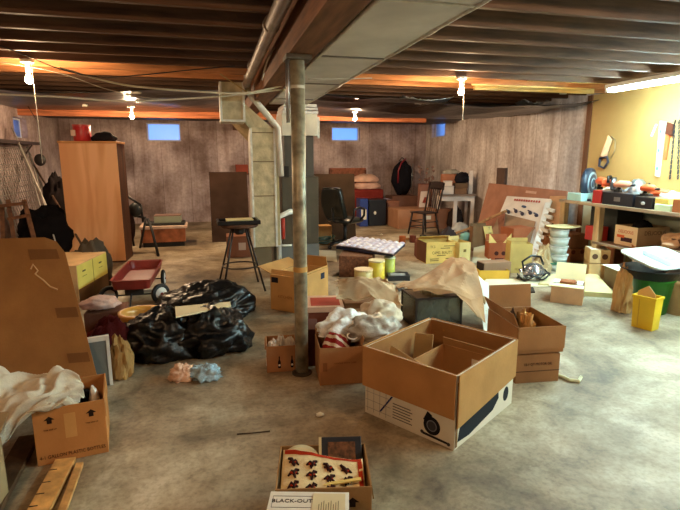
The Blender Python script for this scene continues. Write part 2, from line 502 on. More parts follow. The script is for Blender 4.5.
# slanting wood bridging between joists
M_BR = wood((170, 150, 120), (3, 3, 3))
for k, y in enumerate(ys[10:-2]):
    a = MB().bar((3.42, y+.022, ZJ+.03), (3.42, y+.403-.022, ZS-.03), 0.05, 0.02)
    struct('joist_bridging', a, M_BR)
# main girder in depth, cross beam far back
struct('main_girder', MB().box(0.48, 0.66, YF, YB, 2.13, ZJ), wood((126, 84, 56), (9, 1, 9)), bevel=0.004)
struct('cross_beam', MB().box(XL, 0.47, 9.9, 10.0, 2.215, ZJ), wood((206, 126, 84), (1, 9, 9)))
struct('cross_beam', MB().box(0.67, 4.3, 9.9, 10.0, 2.215, ZJ), wood((206, 126, 84), (1, 9, 9)))

# ---- black plastic vapour sheeting sagging under the far ceiling
M_BPL = mat('black_plastic_film', (13, 13, 15), rough=0.28, var=0.3, scale=3, bump=0.5, bscale=9)
def sag(u, v, seed, a=0.10):
    k = 1.0
    if seed in (1, 2):
        X = XL + (.46 - XL)*u if seed == 1 else 1.5 + (XR - 1.5)*u; Y = 6.45 + 3.43*v
        for bx_, by_ in ((-1.23, 8.7), (2.4, 8.7)): k *= 1 - math.exp(-((X-bx_)**2 + (Y-by_)**2)/.35)
        return k*(1 - .75*v)*(-a * abs(sin(v * pi * 2.0 + seed)) * sin(u * pi) - 0.05 * crease((u*2, v*2, 0), 2.2, seed) - 0.03)
    return -a * abs(sin(v * pi * 2.0 + seed)) * sin(u * pi) - 0.05 * crease((u*2, v*2, 0), 2.2, seed) - 0.03
sheet([(XL+.02, 6.23, 2.35), (0.46, 6.23, 2.35), (0.46, 9.88, 2.36), (XL+.02, 9.88, 2.34)], 60, 60, lambda u, v: sag(u, v, 1),
      'plastic_sheeting', M_BPL, 'black plastic sheeting sagging under the far ceiling left of the girder', 'plastic sheet')
sheet([(1.2, 6.23, 2.35), (XR-.02, 6.23, 2.35), (XR-.02, 9.88, 2.33), (1.2, 9.88, 2.33)], 60, 60,
      lambda u, v: sag(u, v, 2, 0.13) - 0.06*u*sin(v*3.1),
      'plastic_sheeting', M_BPL, 'black plastic sheeting sagging under the far ceiling right of the ductwork', 'plastic sheet')
sheet([(XL+.02, 10.02, 2.34), (XR-.02, 10.02, 2.34), (XR-.02, YB-.02, 2.36), (XL+.02, YB-.02, 2.36)], 80, 30,
      lambda u, v: 0.35*sag(v, u*3, 5, 0.12),
      'plastic_sheeting', mat('dark_film', (46, 38, 42), rough=0.5, var=0.3, scale=3, bump=0.4, bscale=9),
      'dark plastic sheeting behind the far cross beams, draped to the back wall', 'plastic sheet')
# bright foil and torn white insulation scraps caught in the sheeting
M_FOIL = mat('foil', (200, 200, 205), rough=0.3, metal=0.9, var=0.2, scale=20, bump=0.8, bscale=30)
for n_, (x0, x1, y_, lab) in enumerate([(400, 450, 92, 'crinkled silver foil strip under the plastic sheeting near the right hanging bulb'),
                              (520, 545, 91, 'crinkled silver foil strip on the plastic sheeting toward the right wall')]):
    a = AY(x0, y_, 6.62); c = AY(x1, y_, 6.62)
    sheet([(a.x, 6.5, 2.30), (c.x, 6.5, 2.30), (c.x, 6.72, 2.27), (a.x, 6.72, 2.27)], 30, 8,
          lambda u, v: 0.02*crease((u*6, v*2, n_), 2, n_) - 0.05*sin(u*pi), 'foil_strip', M_FOIL, lab, 'foil')
for n_, (x, y_, s_, lab) in enumerate([(137, 92, .05, 'white insulation scrap hanging near the left ceiling wires'),
        (85, 105, .035, 'small white scrap caught in the plastic near the left hanging bulb'),
        (563, 93, .05, 'pale insulation scrap poking from the plastic above the right wall')]):
    p = AY(x, y_, 6.4)
    lump((p.x, p.y, p.z-.02), s_, s_*.8, s_*.55, n_+3, paper(), 'insulation_scrap', lab, 'insulation scrap', n=16)

# ================================================================= SERVICES
# steel post
r = thing('support_post', 'tall round steel support post standing in the middle of the floor', 'post', tuple(G(302, 373)))
rp = Vector(r.location)
M_STEEL = mat('galvanised_post', (172, 162, 136), rough=0.42, metal=0.25, var=0.42, scale=11, bump=0.15, bscale=25)
MB().tube([(0, 0, 0.012), (0, 0, 2.10)], 0.046, 28).build('shaft', M_STEEL, r, smooth=True)
MB().lathe([(0.07, 0), (0.07, 0.01), (0.05, 0.02)], 24).build('base_plate', metal((110, 100, 85), .6), r)
MB().box(-.08, .08, -.08, .08, 2.10, 2.128).build('top_plate', metal((120, 115, 105), .5), r)
MB().tube([(-.066, -.02, 1.72), (-.066, -.02, 2.12)], 0.013, 12).build('conduit', metal((190, 190, 190), .35), r, smooth=True)
MB().lathe([(0.0475, 1.0), (0.0475, 1.035)], 28, (0, 0, -0.26)).build('paper_label', paper((206, 160, 96)), r)
MB().lathe([(0.048, 0), (0.048, 0.02)], 28, (0, 0, 1.93)).build('wire_tie', paper((200, 195, 180)), r)

M_DUCT = mat('galvanised_duct', (222, 220, 216), rough=0.5, metal=0.1, var=0.15, scale=2.5, bump=0.15, bscale=6)
M_TAPE = mat('white_duct_tape', (214, 210, 200), rough=0.5, var=0.15, scale=12, bump=0.5, bscale=40)
r = thing('supply_duct', 'broad grey sheet metal duct running along the girder under the joists', 'duct', (0.92, 2.8, 2.15))
MB().box(-.22, .22, -3.6, 3.62, 0, .2).build('duct_trunk', M_DUCT, r, bevel=0.004)
for y in (-1.9, -.67, .55, 1.78, 3.0):
    MB().box(-.225, .225, y-.012, y+.012, -.008, .2).build('duct_seam', M_TAPE if y in (-.67, -1.9) else metal((150, 148, 144), .4), r)
for sx in (-1, 1):
    def fn(p): return 1 + 0.5 * nz(p, 3, 2)
    pts = [(sx*.222, -3.5 + .1*i, -.002 + .005*nz((0, i*.5, 0), 1, sx)) for i in range(71)]
    MB().tube(pts, [0.010 + 0.008*max(0, nz((0, i*.35, sx), 1, 3)) for i in range(71)], 8).build('seam_tape', M_TAPE, r, smooth=True)

# furnace with plenum, flue
FX, FY = 1.05, 6.2
r = thing('furnace', 'tall dark grey furnace cabinet with a pale plenum behind the steel post', 'furnace', (FX, FY+.3, 0))
MB().box(-.36, .22, -.30, .35, 0.001, .42).build('base_cabinet', paint((100, 100, 98)), r, bevel=.004)
MB().box(-.24, .22, -.28, .33, .42, 1.27).build('cabinet', mat('furnace_enamel', (76, 68, 56), rough=.35, var=.1), r, bevel=.006)
MB().box(-.12, .12, -.285, -.28, .5, .8).build('access_panel', paint((82, 74, 60)), r)
MB().box(-.19, .18, -.20, .26, 1.27, 1.77).build('coil_case', paint((74, 68, 60)), r, bevel=.004)
MB().box(-.22, .22, -.25, .32, 1.77, 2.03).build('plenum_box', mat('white_sheet_metal', (214, 204, 186), rough=.45, var=.12), r, bevel=.004)
b = MB()
for k in range(3): b.box(-.21+.01*k, .23-.01*k, -.27, .34, 2.03+.04*k, 2.062+.04*k)
b.build('plenum_collar', M_DUCT, r, bevel=.004)
MB().box(.23, .26, -.2, -.17, 1.74, 2.0).build('corner_tape', M_TAPE, r)
MB().box(-.21, -.15, -.285, -.255, 1.27, 1.40).build('junction_box', plastic((20, 20, 20)), r)
b = MB(); b.tube([(-.30, -.33, .05), (-.30, -.33, .78), (-.16, -.33, .84), (-.13, -.29, .84)], .035, 12)
b.build('condensate_pipe', mat('white_pvc', (226, 224, 216), rough=.35, var=.05), r, smooth=True)
MB().tube([(-.24, -.31, .50), (-.24, -.31, .76)], .025, 10).build('red_valve', plastic((170, 46, 30)), r, smooth=True)
MB().tube([(-.30, -.33, .42), (-.14, -.33, .42)], .012, 8).build('drain_line', mat('white_pvc', (226, 224, 216), rough=.35, var=.05), r, smooth=True)

# return duct made of foil-faced duct board
M_DB = mat('duct_board', (196, 178, 142), rough=.75, var=.22, scale=9, bump=.3, bscale=30)
pa = AY(232, 100, 5.75); pr = AY(262, 140, 6.1)
r = thing('return_duct', 'beige duct board return duct with white taped edges left of the furnace', 'duct', (pr.x, 6.1, 0))
ax = pa.x - pr.x
zt, zb = zat(pa, 83), zat(pa, 121)
MB().box(ax-.12, ax+.12, -.42, -.02, zb, min(zt, ZJ-.02)).build('inlet_box', M_DB, r, bevel=.004)
b = MB(); b.slab([(ax+.10, -.10, zb+.05), (.02, .1, zb-.22), (.14, .1, zb-.05), (ax+.12, -.10, zb+.24)], -.28); b.build('slanted_section', M_DB, r)
MB().box(-.135, .135, -.1, .22, .44, zb-.05).build('riser', M_DB, r, bevel=.004)
b = MB()
for x in (ax-.12, ax+.12): b.box(x-.012, x+.012, -.432, -.01, zb-.005, min(zt, ZJ-.02))
b.box(ax-.13, ax+.13, -.43, -.01, zb-.012, zb+.01)
b.build('taped_edges', M_TAPE, r)
b = MB()
for x in (-.135, .135): b.box(x-.012, x+.012, -.108, .225, .44, zb-.06)
b.build('riser_tape', M_TAPE, r)
MB().box(.147, .19, -.02, .2, .44, zb-.1).build('riser_side_panel', mat('duct_board', (170, 152, 112), rough=.8), r)
for z in (1.05, 1.45, 1.78): MB().box(-.138, .138, -.104, -.1, z, z+.012).build('board_joint', mat('duct_board', (120, 100, 70), rough=.8), r)
MB().box(-.135, .07, -.08, .2, .18, .44).build('duct_boot', paint((120, 104, 78)), r)

# plumbing vent and drain line
M_PVC = mat('white_pvc', (222, 214, 200), rough=.4, var=.08)
p0, p1, p2, p3 = AY(247, 78, 5.9), AY(248, 92, 5.9), AY(278, 128, 5.98), AY(281, 176, 6.02)
p0.z = ZJ + .05
o = MB().tube([p0, p1, p1*.5+p2*.5, p2, p3], .036, 14).build('vent_pipe', M_PVC, smooth=True)
tag(o, 'white plastic vent pipe bending down onto the furnace', 'pipe')
r = thing('drain_pipe', 'grey cast iron drain pipe running overhead left of the girder', 'pipe', (.38, 3, 2.3))
b = MB(); b.tube([(0, -4.5, 0), (0, 2.6, -.03)], .042, 18); b.build('pipe_run', mat('cast_iron', (128, 112, 100), rough=.5, metal=.3, var=.25, scale=8), r, smooth=True)
for y in (-1.4, .2, 1.6):
    MB().tube([(0, y, -.008), (0, y+.07, -.009)], .052, 18).build('pipe_coupling', mat('cast_iron', (120, 105, 92), rough=.5, metal=.3), r, smooth=True)

# loose wiring under the joists
def wire(pix, Y, rad, col, label, name='electric_cable'):
    pts = [AY(x, y, Y) for x, y in pix]
    for p in pts: p.z = min(p.z, ZJ-.015)
    out = []
    for i in range(len(pts)-1):
        a = pts[max(i-1, 0)]; b_ = pts[i]; c = pts[i+1]; d = pts[min(i+2, len(pts)-1)]
        for k in range(8):
            t = k/8
            out.append(0.5*((2*b_) + (c-a)*t + (2*a-5*b_+4*c-d)*t*t + (3*b_-a-3*c+d)*t**3))
    out.append(pts[-1])
    o = MB().tube(out, rad, 6).build(name, plastic(col), smooth=True)
    return tag(o, label, 'cable')
wire([(-6, 40), (30, 57), (60, 69), (100, 77), (140, 75), (190, 70), (235, 66)], 4.6, .005, (30, 26, 24), 'black electric cable swagged below the joists at upper left')
wire([(60, 68), (110, 82), (150, 88), (205, 92), (245, 93), (290, 84)], 4.7, .009, (226, 216, 190), 'pale electric cable running from the left joists to the steel post')
wire([(-6, 94), (60, 97), (120, 101), (180, 99), (245, 94), (291, 88)], 4.9, .009, (226, 218, 196), 'pale electric cable sagging lowest across the left ceiling to the post')
wire([(220, 74), (235, 84), (247, 92)], 5.2, .006, (176, 150, 90), 'short yellow cable running from a joist to the white vent pipe')
wire([(278, 20), (276, 45), (267, 62), (262, 80)], 3.9, .007, (176, 160, 140), 'loose grey cable hanging between the drain pipe and the girder')
wire([(308, 79), (340, 79), (372, 78)], 4.0, .004, (190, 186, 176), 'thin wire running from the post under the duct')
wire([(0, 62), (60, 73), (110, 90), (160, 99), (215, 96)], 5.3, .004, (190, 180, 160), 'thin grey cable under the joists behind the left hanging bulb')

# ---- hanging bulbs
M_BULB = mat('lit_bulb', (255, 214, 150), rough=.3, var=0, emit=60)
M_PORC = mat('porcelain', (226, 222, 212), rough=.3, var=.03)
LE = 60
def bulb(x, y, z, zc, label, cord, e=LE, col=(1, .69, .41)):
    r = thing('hanging_bulb', label, 'light bulb', (x, y, z), 0, None)
    h = zc - z
    MB().lathe([(.055, h-.03), (.055, h-.004), (.03, h-.001)], 20).build('ceiling_rosette', M_PORC, r, smooth=False)
    MB().lathe([(.02, .045), (.022, .05), (.022, h-.03)], 14).build('lamp_socket', M_PORC, r)
    MB().lathe([(.0005, -.034), (.018, -.03), (.031, -.01), (.031, .008), (.022, .03), (.014, .047)], 20).build('glass_bulb', M_BULB, r, smooth=True)
    if cord: MB().tube([(.035, 0, h-.03), (.036, 0, -cord*.5), (.035, 0, -cord)], .0025, 6).build('pull_cord', plastic((220, 210, 190)), r)
    li = bpy.data.lights.new('bulb_glow', 'POINT'); li.energy = e; li.color = col; li.shadow_soft_size = .05
    lo = bpy.data.objects.new('bulb_glow', li); C.objects.link(lo); lo.parent = r
bA = AY(29, 80, 5.35); bulb(bA.x, bA.y, bA.z, ZJ, 'bare lit bulb with a long pull cord, nearest the left wall', .75, e=46)
bB = AY(461, 92, 5.3); bulb(bB.x, bB.y, bB.z, ZJ, 'bare lit bulb with a short pull cord above the chairs at right', .3, e=46)
bC = AY(132, 117, 8.7); bulb(bC.x, bC.y, bC.z, 2.31, 'bare lit bulb by the back left window above the wardrobe', 0, e=112)
bD = AY(355, 119, 8.7); bulb(bD.x, bD.y, bD.z, 2.31, 'bare lit bulb in front of the back window right of the furnace', 0, e=112)
for x in (-1.2, 2.4):
    bulb(x, 0.9, 2.22, ZJ, 'bare lit bulb above the near end of the basement, %s the girder' % ('left of' if x < 0 else 'right of'), 0, e=46, col=(1, .60, .31))

# ---- fluorescent shop lights over the bench
for yc, lab in ((4.0, 'long cool white fluorescent light over the far half of the workbench'), (1.2, 'long cool white fluorescent light over the near end of the workbench')):
  r = thing('fluorescent_fixture', lab, 'light fixture', (4.6, yc, 2.28))
  MB().box(-.07, .07, -1.24, 1.24, .02, .066).build('housing', paint((220, 220, 215)), r, bevel=.004)
  M_TUBE = mat('lit_tube', (200, 242, 248), rough=.3, var=0, emit=100)
  for sx in (-.03, .03): MB().tube([(sx, -1.2, 0), (sx, 1.2, 0)], .018, 10).build('tube', M_TUBE, r, smooth=True)
  for sy in (-1.22, 1.22): MB().box(-.06, .06, sy-.02, sy+.02, -.02, .02).build('tube_holder', paint((225, 225, 220)), r)
# ================================================================= FOREGROUND
def fold_cloth(p, width, name, m, label, cat, h0=0.03, seed=1, amp=.04, folds=3.0, nu=50, nv=26, group=None, solid=.006, lift=None, parent=None):
    """strip of rumpled cloth along the polyline of world points p[...]"""
    pts = [Vector(a) for a in p]
    def pos(u):
        t = u * (len(pts) - 1); i = min(int(t), len(pts) - 2); f = t - i
        a = pts[max(i-1, 0)]; b_ = pts[i]; c = pts[i+1]; d = pts[min(i+2, len(pts)-1)]
        return 0.5*((2*b_) + (c-a)*f + (2*a-5*b_+4*c-d)*f*f + (3*b_-a-3*c+d)*f**3)
    def fn(u, v):
        c = pos(u); t = (pos(min(1, u+.02)) - pos(max(0, u-.02))); t.normalize()
        side = t.cross(Vector((0, 0, 1)))
        side = side.normalized() if side.length > .05 else Vector((0, -1, 0))
        w = width if not callable(width) else width(u)
        up = side.cross(t).normalized()
        if up.z < 0: up = -up
        z = amp * (sin(v*pi*2*folds + 3*nz((u*2, v, 0), 1.5, seed)) * .6 + crease((u*2, v*3, 0), 2, seed) * .5)
        arch = h0 * (1 - (2*v-1)**2)
        return c + side * (v-.5) * w + up * (z + arch)
    b = MB().grid(fn, nu, nv)
    if lift is not None:
        for vv in b.v: vv.z = max(vv.z, lift)
    o = b.build(name, m, parent, smooth=True, solid=solid)
    if label: tag(o, label, cat, group)
    return o

M_ARROW = ink((38, 24, 14))
# --- gallon bottle box at lower left
bx = Carton('brown cardboard box printed 4-1 GALLON PLASTIC BOTTLES with two up arrows', (38, 467), (109, 452), .34, ytop=412,
            col=(186, 120, 58), flaps={'r': (178, .10)})
W, H = bx.w, bx.h
bx.text('f', '4-1 GALLON PLASTIC BOTTLES', .026, W*.5, H*.13, (58, 32, 14), sx=.82)
arrow(bx, 'f', W*.22, H*.78, .024, M_ARROW); arrow(bx, 'f', W*.80, H*.78, .024, M_ARROW)
bx.text('f', 'THIS SIDE UP', .010, W*.22, H*.62, (58, 32, 14)); bx.text('f', 'THIS SIDE UP', .010, W*.80, H*.62, (58, 32, 14))
bx.patch('f', W*.42, W*.58, H*.42, H*.86, card((200, 142, 72)))
gb = bx
lump(bx.at(W*.20, .06, .012), .07, .08, .17, 4, cloth((40, 32, 28)), 'dark_cloth', 'dark brown cloth stuffed in the gallon bottle box', 'cloth', n=32)
p = bx.at(W*.32, -.10, .16)
r = thing('sneaker', 'black and white sneaker standing in the corner of the gallon bottle box', 'shoe', tuple(bx.at(W*.33, -.02, .012)), bx.root.rotation_euler.z)
lump((0, 0, .12), .03, .045, .13, 3, cloth((215, 208, 196)), 'upper', parent=r, n=24, amp=.1, rid=.03)
MB().lathe([(.022, .0), (.022, .03)], 14, M=Matrix.Translation((-.005, -.045, .20)) @ Matrix.Rotation(pi/2, 4, 'X') @ Matrix.Scale(.8, 4, (1, 0, 0))).build('ankle_opening', ink((20, 18, 16)), r)
MB().box(-.028, .028, -.05, .05, .006, .12).build('sole', plastic((70, 60, 52)), r, bevel=.006)

# --- second box cut by the left frame edge, supports the blanket
b2 = Carton('worn beige box at the left picture edge beside the bottle box', Vector((-1.42, 1.72, 0)), Vector((-.985, 1.70, 0)), .60, h=.30, col=(150, 124, 84), flaps={'b': (60, .12)})
# --- grey blanket sprawled over both boxes
def ctrl_sheet(rows, nu, nv, name, m, label, cat, fold, solid=.008, smooth=True, thick=None):
    """cloth through a net of control points, rows from back to front"""
    R_, K = len(rows), len(rows[0])
    def cr(a, b, c, d, t): return 0.5*((2*b) + (c-a)*t + (2*a-5*b+4*c-d)*t*t + (3*b-a-3*c+d)*t**3)
    def along(row, u):
        x = u*(K-1); i = min(int(x), K-2); f = x-i
        return cr(row[max(i-1, 0)], row[i], row[i+1], row[min(i+2, K-1)], f)
    def fn(u, v):
        y = v*(R_-1); j = min(int(y), R_-2); g = y-j
        pts = [along(rows[max(0, min(R_-1, j+k))], u) for k in (-1, 0, 1, 2)]
        p = cr(*pts, g); e = fold(u, v)
        return p + Vector((0, -.5*e, e))
    o = MB().grid(fn, nu, nv).build(name, m, smooth=smooth, solid=solid)
    return tag(o, label, cat)
Yf = Vector(gb.at(0, -gb.d/2)).y
rows = [
 [AY(-60, 385, Yf+.42), AY(-20, 372, Yf+.40), AY(12, 392, Yf+.34), AY(40, 388, Yf+.26), AY(62, 380, Yf+.24), AY(78, 384, Yf+.20)],
 [AY(-60, 370, Yf+.30), AY(-20, 358, Yf+.30), AY(12, 378, Yf+.24), AY(40, 380, Yf+.20), AY(62, 374, Yf+.18), AY(82, 384, Yf+.16)],
 [AY(-60, 385, Yf+.14), AY(-20, 378, Yf+.14), AY(10, 392, Yf+.12), AY(38, 392, Yf+.10), AY(62, 388, Yf+.10), AY(85, 392, Yf+.11)],
 [AY(-60, 415, Yf+.02), AY(-22, 408, Yf+.0), AY(6, 410, Yf-.01), AY(34, 404, Yf+.0), AY(60, 400, Yf+.03), AY(84, 400, Yf+.08)],
 [AY(-60, 450, Yf-.06), AY(-24, 445, Yf-.08), AY(2, 432, Yf-.05), AY(30, 415, Yf-.03), AY(58, 407, Yf+.01), AY(80, 404, Yf+.06)],
 [AY(-60, 480, Yf-.08), AY(-26, 478, Yf-.10), AY(-2, 452, Yf-.07), AY(26, 424, Yf-.035), AY(54, 411, Yf-.012), AY(74, 407, Yf+.03)]]
ctrl_sheet(rows, 110, 80, 'blanket', mat('blanket_wool', (208, 198, 178), rough=.95, var=.04, scale=30, bump=.2, bscale=120, spec=.1), 'rumpled grey beige blanket heaped over the gallon bottle box', 'blanket',
           lambda u, v: .040*(1-abs(sin(pi*(v*3.6 + u*4.4 + 1.3*nz((u*2, v*2, 0), 1.6, 5))))) + .014*crease((u*3+v*2.4, v*3.4-u, 0), 1.2, 7) + .012*crease((u*6+v*5, v*6, 0), 1.6, 2))

# --- big leaning cardboard panel
BR = G(104, 402, 0.004); TR = AD(61, 237, BR + Vector((0, .42, 0)))
TL = Vector((TR.x - 1.0, TR.y + .12, TR.z - .01)); BL = Vector((BR.x - 1.05, BR.y + .0, .004))
pn = thing('cardboard_sheet', 'large tan cardboard sheet with torn tape leaning behind the bottle box', 'cardboard sheet', (BR.x-.5, BR.y, 0))
off = Vector((BR.x-.5, BR.y, 0))
mid = (BR + TR) * .5 + Vector((.02, 0, 0))
q = [BL-off, BR-off, TR-off, TL-off]
def panel_pt(u, v):
    p = q[0]*(1-u)*(1-v) + q[1]*u*(1-v) + q[2]*u*v + q[3]*(1-u)*v
    rnd = max(0, (u-.9)/.1)*max(0, (v-.9)/.1)*.03
    return p + Vector((-rnd, .012*nz((u*2, v*2, 0), 1, 4), -rnd))
MB().grid(panel_pt, 30, 30).build('sheet', card((158, 104, 50)), pn, solid=.008)
def on_panel(u, v, s=.006):
    n_ = (q[1]-q[0]).cross(q[3]-q[0]).normalized()
    if n_.y > 0: n_ = -n_
    return panel_pt(u, v) + n_ * s
for (u0, u1, v0, v1) in ((.78, .96, .86, .925), (.86, .985, .50, .56), (.865, .985, .235, .29)):
    MB().slab([on_panel(u0, v0), on_panel(u1, v0), on_panel(u1, v1), on_panel(u0, v1)], .001).build('tape', card((128, 80, 38)), pn)
MB().tube([on_panel(.77, .80), on_panel(.79, .83), on_panel(.81, .79), on_panel(.79, .77), on_panel(.83, .73), on_panel(.86, .69), on_panel(.90, .67)], .006, 6).build('torn_tape_curl', card((206, 160, 104)), pn)

# --- timber offcuts lower left
def plank(pa, pb, w, t, m, label, marks=False, z=0.0, name='wooden_plank'):
    a = G(*pa, z); b_ = G(*pb, z); a.z = b_.z = z + t/2 + .001
    r = thing(name, label, 'plank', (a.x, a.y, z))
    o = Vector((a.x, a.y, z))
    MB().bar(a-o, b_-o, w, t).build('board', m, r, bevel=.002)
    if marks:
        d = (b_-a); x = d.normalized(); s_ = Vector((0, 0, 1)).cross(x)
        for k in (.15, .35, .55, .78):
            c = a - o + d*k + s_*(w*.30) + Vector((0, 0, t/2 + .0006))
            MB().bar(c - s_*w*.18, c + s_*w*.18, .006, .001).build('pencil_mark', ink(), r)
    return r
plank((36, 520), (66, 462), .095, .022, wood((206, 152, 88), (6, 6, 6)), 'pale pine board with black cut marks by the bottle box', True)
plank((62, 515), (80, 466), .035, .02, wood((200, 148, 88), (6, 6, 6)), 'narrow pale strip of pine lying beside the marked board')
plank((-14, 520), (30, 440), .10, .03, wood((92, 66, 42), (6, 6, 6)), 'dark weathered board lying nearest the left edge')

# --- front box with games and fabric
fb = Carton('open brown box holding printed fabric and a framed picture, nearest the camera', Vector((G(275, 490, .25).x, G(275, 490, .25).y, 0)), Vector((G(372, 487, .25).x, G(372, 487, .25).y, 0)), .30, h=.25, col=(160, 116, 66),
            flaps={'r': (172, .06)})
W, H, D_ = fb.w, fb.h, fb.d
arrow(fb, 'f', W*.80, H*.72, .026, M_ARROW)
M_CREAM = cloth((226, 200, 152)); 
fz = H - .055
fr = thing('printed_fabric', 'cream fabric panel with red border and rows of small dark figures', 'fabric', tuple(fb.at(0, 0, fz)), fb.root.rotation_euler.z)
def fabf(u, v):
    x = (u-.5)*(W-.04); y = (v-.5)*.20 - .042 - .025*sin(u*2.2)*v
    return Vector((x, y, .020 + .055*v + .02*sin(u*4+1) + .008*nz((u*3, v*3, 0), 2, 1)))
MB().grid(fabf, 30, 20).build('panel', M_CREAM, fr, smooth=True, solid=.003)
def strip(u0, u1, v0, v1, m, name, s=.003, n=14):
    MB().grid(lambda a, c: fabf(u0+(u1-u0)*a, v0+(v1-v0)*c) + Vector((0, 0, s)), n, 6).build(name, m, fr, smooth=True)
M_REDB = cloth((170, 52, 26))
strip(.02, .98, .90, .985, M_REDB, 'red_border'); strip(.93, .985, .02, .90, M_REDB, 'red_border')
rnd = random.Random(3)
for row, v in enumerate((.68, .40, .12)):
    for k in range(4):
        u = .14 + k*.215
        def fp(du, dv, z=.0045): return fabf(u+du, v+dv) + Vector((0, 0, z))
        b = MB(); pth = [(-.06, -.05), (-.02, .02), (.01, -.02), (.03, .05), (.07, .07)]
        sg = rnd.choice((-1, 1)); pth = [(x*sg, y*rnd.uniform(.8, 1.6)) for x, y in pth]
        b.tube([fp(*q_) for q_ in pth], [.004, .009, .012, .009, .005], 6)
        b.tube([fp(0, 0), fp(rnd.uniform(-.03, .03), -.11)], [.008, .004], 6); b.tube([fp(.01, .02), fp(.06*sg, -.03)], [.006, .004], 6)
        b.build('printed_figure', cloth((58, 34, 30)), fr)
        b = MB(); b.ball(fp(0, 0, .006), .016, .011, .005, n=10); b.build('printed_figure', cloth((160, 50, 26)), fr)
MB().bar((.00, -.10, .035), (.15, -.085, .045), .016, .006).build('yellow_trim', cloth((220, 190, 110)), fr)
# framed dark picture at the back
pf = thing('framed_picture', 'small dark framed picture leaning in the back of the front box', 'picture', tuple(fb.at(W*.22, D_/2-.085, .02)), fb.root.rotation_euler.z)
Mx = Matrix.Rotation(radians(-52), 4, 'X')
b = MB(); hgt = H + .01
pw, ph = .175, .15
Mx = Matrix.Translation((0, .0, H-.07)) @ Matrix.Rotation(radians(50), 4, 'X')
MB().box(-pw/2, pw/2, 0, ph*.8, -.012, 0, Mx).build('frame', paint((46, 48, 54), .35), pf, bevel=.003)
MB().box(-pw/2+.028, pw/2-.028, .022, ph*.8-.022, 0, .002, Mx).build('print', mat('dark_print', (112, 72, 44), rough=.5, var=.6, scale=40), pf)
MB().box(-pw/2-.012, -pw/2, 0, ph*.8, -.012, 0, Mx).build('page_edge', paper((214, 196, 150)), pf)
MB().bar((0, .02, .002), (0, .02, H-.06), .10, .004, up=(0, 1, 0)).build('backing_stand', card((120, 84, 50)), pf)
pl = thing('paper_plate', 'cream paper plate tucked in the left back corner of the front box', 'plate', tuple(fb.at(-W*.25, .075, .01)), 0)
MB().lathe([(.001, 0), (.05, 0), (.075, .012), (.077, .014), (.05, .003), (.001, .003)], 28, M=Matrix.Translation((0, 0, H-.04)) @ Matrix.Rotation(radians(18), 4, 'X')).build('plate_dish', paper((222, 196, 150)), pl, smooth=True)
MB().lathe([(.04, 0), (.04, H-.06)], 14, M=Matrix.Translation((0, 0, .002))).build('plate_stack', paper((200, 170, 120)), pl)
# game boxes at the bottom edge
q1, q2 = G(258, 491, .262), G(335, 492, .262)
gs = Carton('plain low carton supporting the white game box at the bottom edge', Vector((q1.x, q1.y-.17, 0)), Vector((q2.x, q2.y-.17, 0)), .15, h=.20, col=(140, 104, 62), closed=True)
zz = gs.h + .012
gbx, gw, gd, gh = closed_box('flat white game box with the word BLACK-OUT across its lid', Vector((q1.x, q1.y-.195, zz)), Vector((q2.x, q2.y-.195, zz)), .185, h=.262-zz)
MB().box(-gw/2, gw/2, -gd/2, gd/2, .002, gh-.03).build('tray', paper((190, 182, 168)), gbx, bevel=.002)
MB().box(-gw/2-.002, gw/2+.002, -gd/2-.002, gd/2+.002, gh-.03, gh).build('lid', paper((214, 206, 192)), gbx, bevel=.002)
text_obj(gbx, 'BLACK-OUT', .026, (-gw*.21, gd*.22, gh+.0006), (0, 0, 0), (40, 36, 34), sx=1.05)
b = MB()
for (x0, x1, y0, y1) in ((-gw*.46, gw*.04, gd*.36, gd*.37), (-gw*.46, gw*.04, gd*.03, gd*.04), (-gw*.46, -gw*.455, gd*.03, gd*.37)): b.box(x0, x1, y0, y1, gh, gh+.0008)
b.build('printed_frame', ink((70, 64, 60)), gbx)
MB().box(gw*.05, gw*.46, -gd*.46, gd*.44, gh+.0002, gh+.003).build('score_card', paper((206, 188, 150)), gbx)
b = MB()
for k in range(9): b.box(gw*(.13+.03*k), gw*(.137+.03*k), -gd*.05, gd*(.12+.05*(k % 3)), gh+.003, gh+.0036)
b.build('printed_lines', ink((60, 50, 40)), gbx)

# ================================================================= BIG CENTRE BOX
bb = Carton('largest open cardboard box, white lower half with a blower picture, centre floor', (365, 412), (454, 451), .70, ytop=0, h=.417, col=paper((216, 206, 186)))
W, D_, H = bb.w, bb.d, bb.h
M_BIG = card((184, 124, 66))
# the brown outer flaps folded down over the front faces
b = MB(); b.box(-W/2-.012, W/2-.002, -D_/2-.014, -D_/2-.006, H*.42, H+.004); b.build('flap', M_BIG, bb.root, bevel=.002)
b = MB(); b.slab([(W/2+.007, -D_/2+.0, H*.30), (W/2+.007, D_/2, H*.44), (W/2+.007, D_/2, H+.004), (W/2+.007, -D_/2, H+.004)], .008); b.build('flap', card((176, 124, 66)), bb.root, bevel=.002)
b = MB(); b.box(-W/2-.016, -W/2-.008, -D_/2, D_/2, H*.45, H+.004); b.build('flap', M_BIG, bb.root, bevel=.002)
b = MB(); b.box(-W/2, W/2, D_/2+.006, D_/2+.014, H*.45, H+.004); b.build('flap', M_BIG, bb.root, bevel=.002)
b = MB(); x, y, t = W/2-.007, D_/2-.007, .004
b.box(-x, x, y-t, y, .02, H); b.box(-x, -x+t, -y, y-t, .02, H); b.box(-x+t, x, -y, -y+t, .02, H); b.box(x-t, x, -y+t, y-t, .02, H)
b.build('inner_liner', card((160, 106, 54)), bb.root)
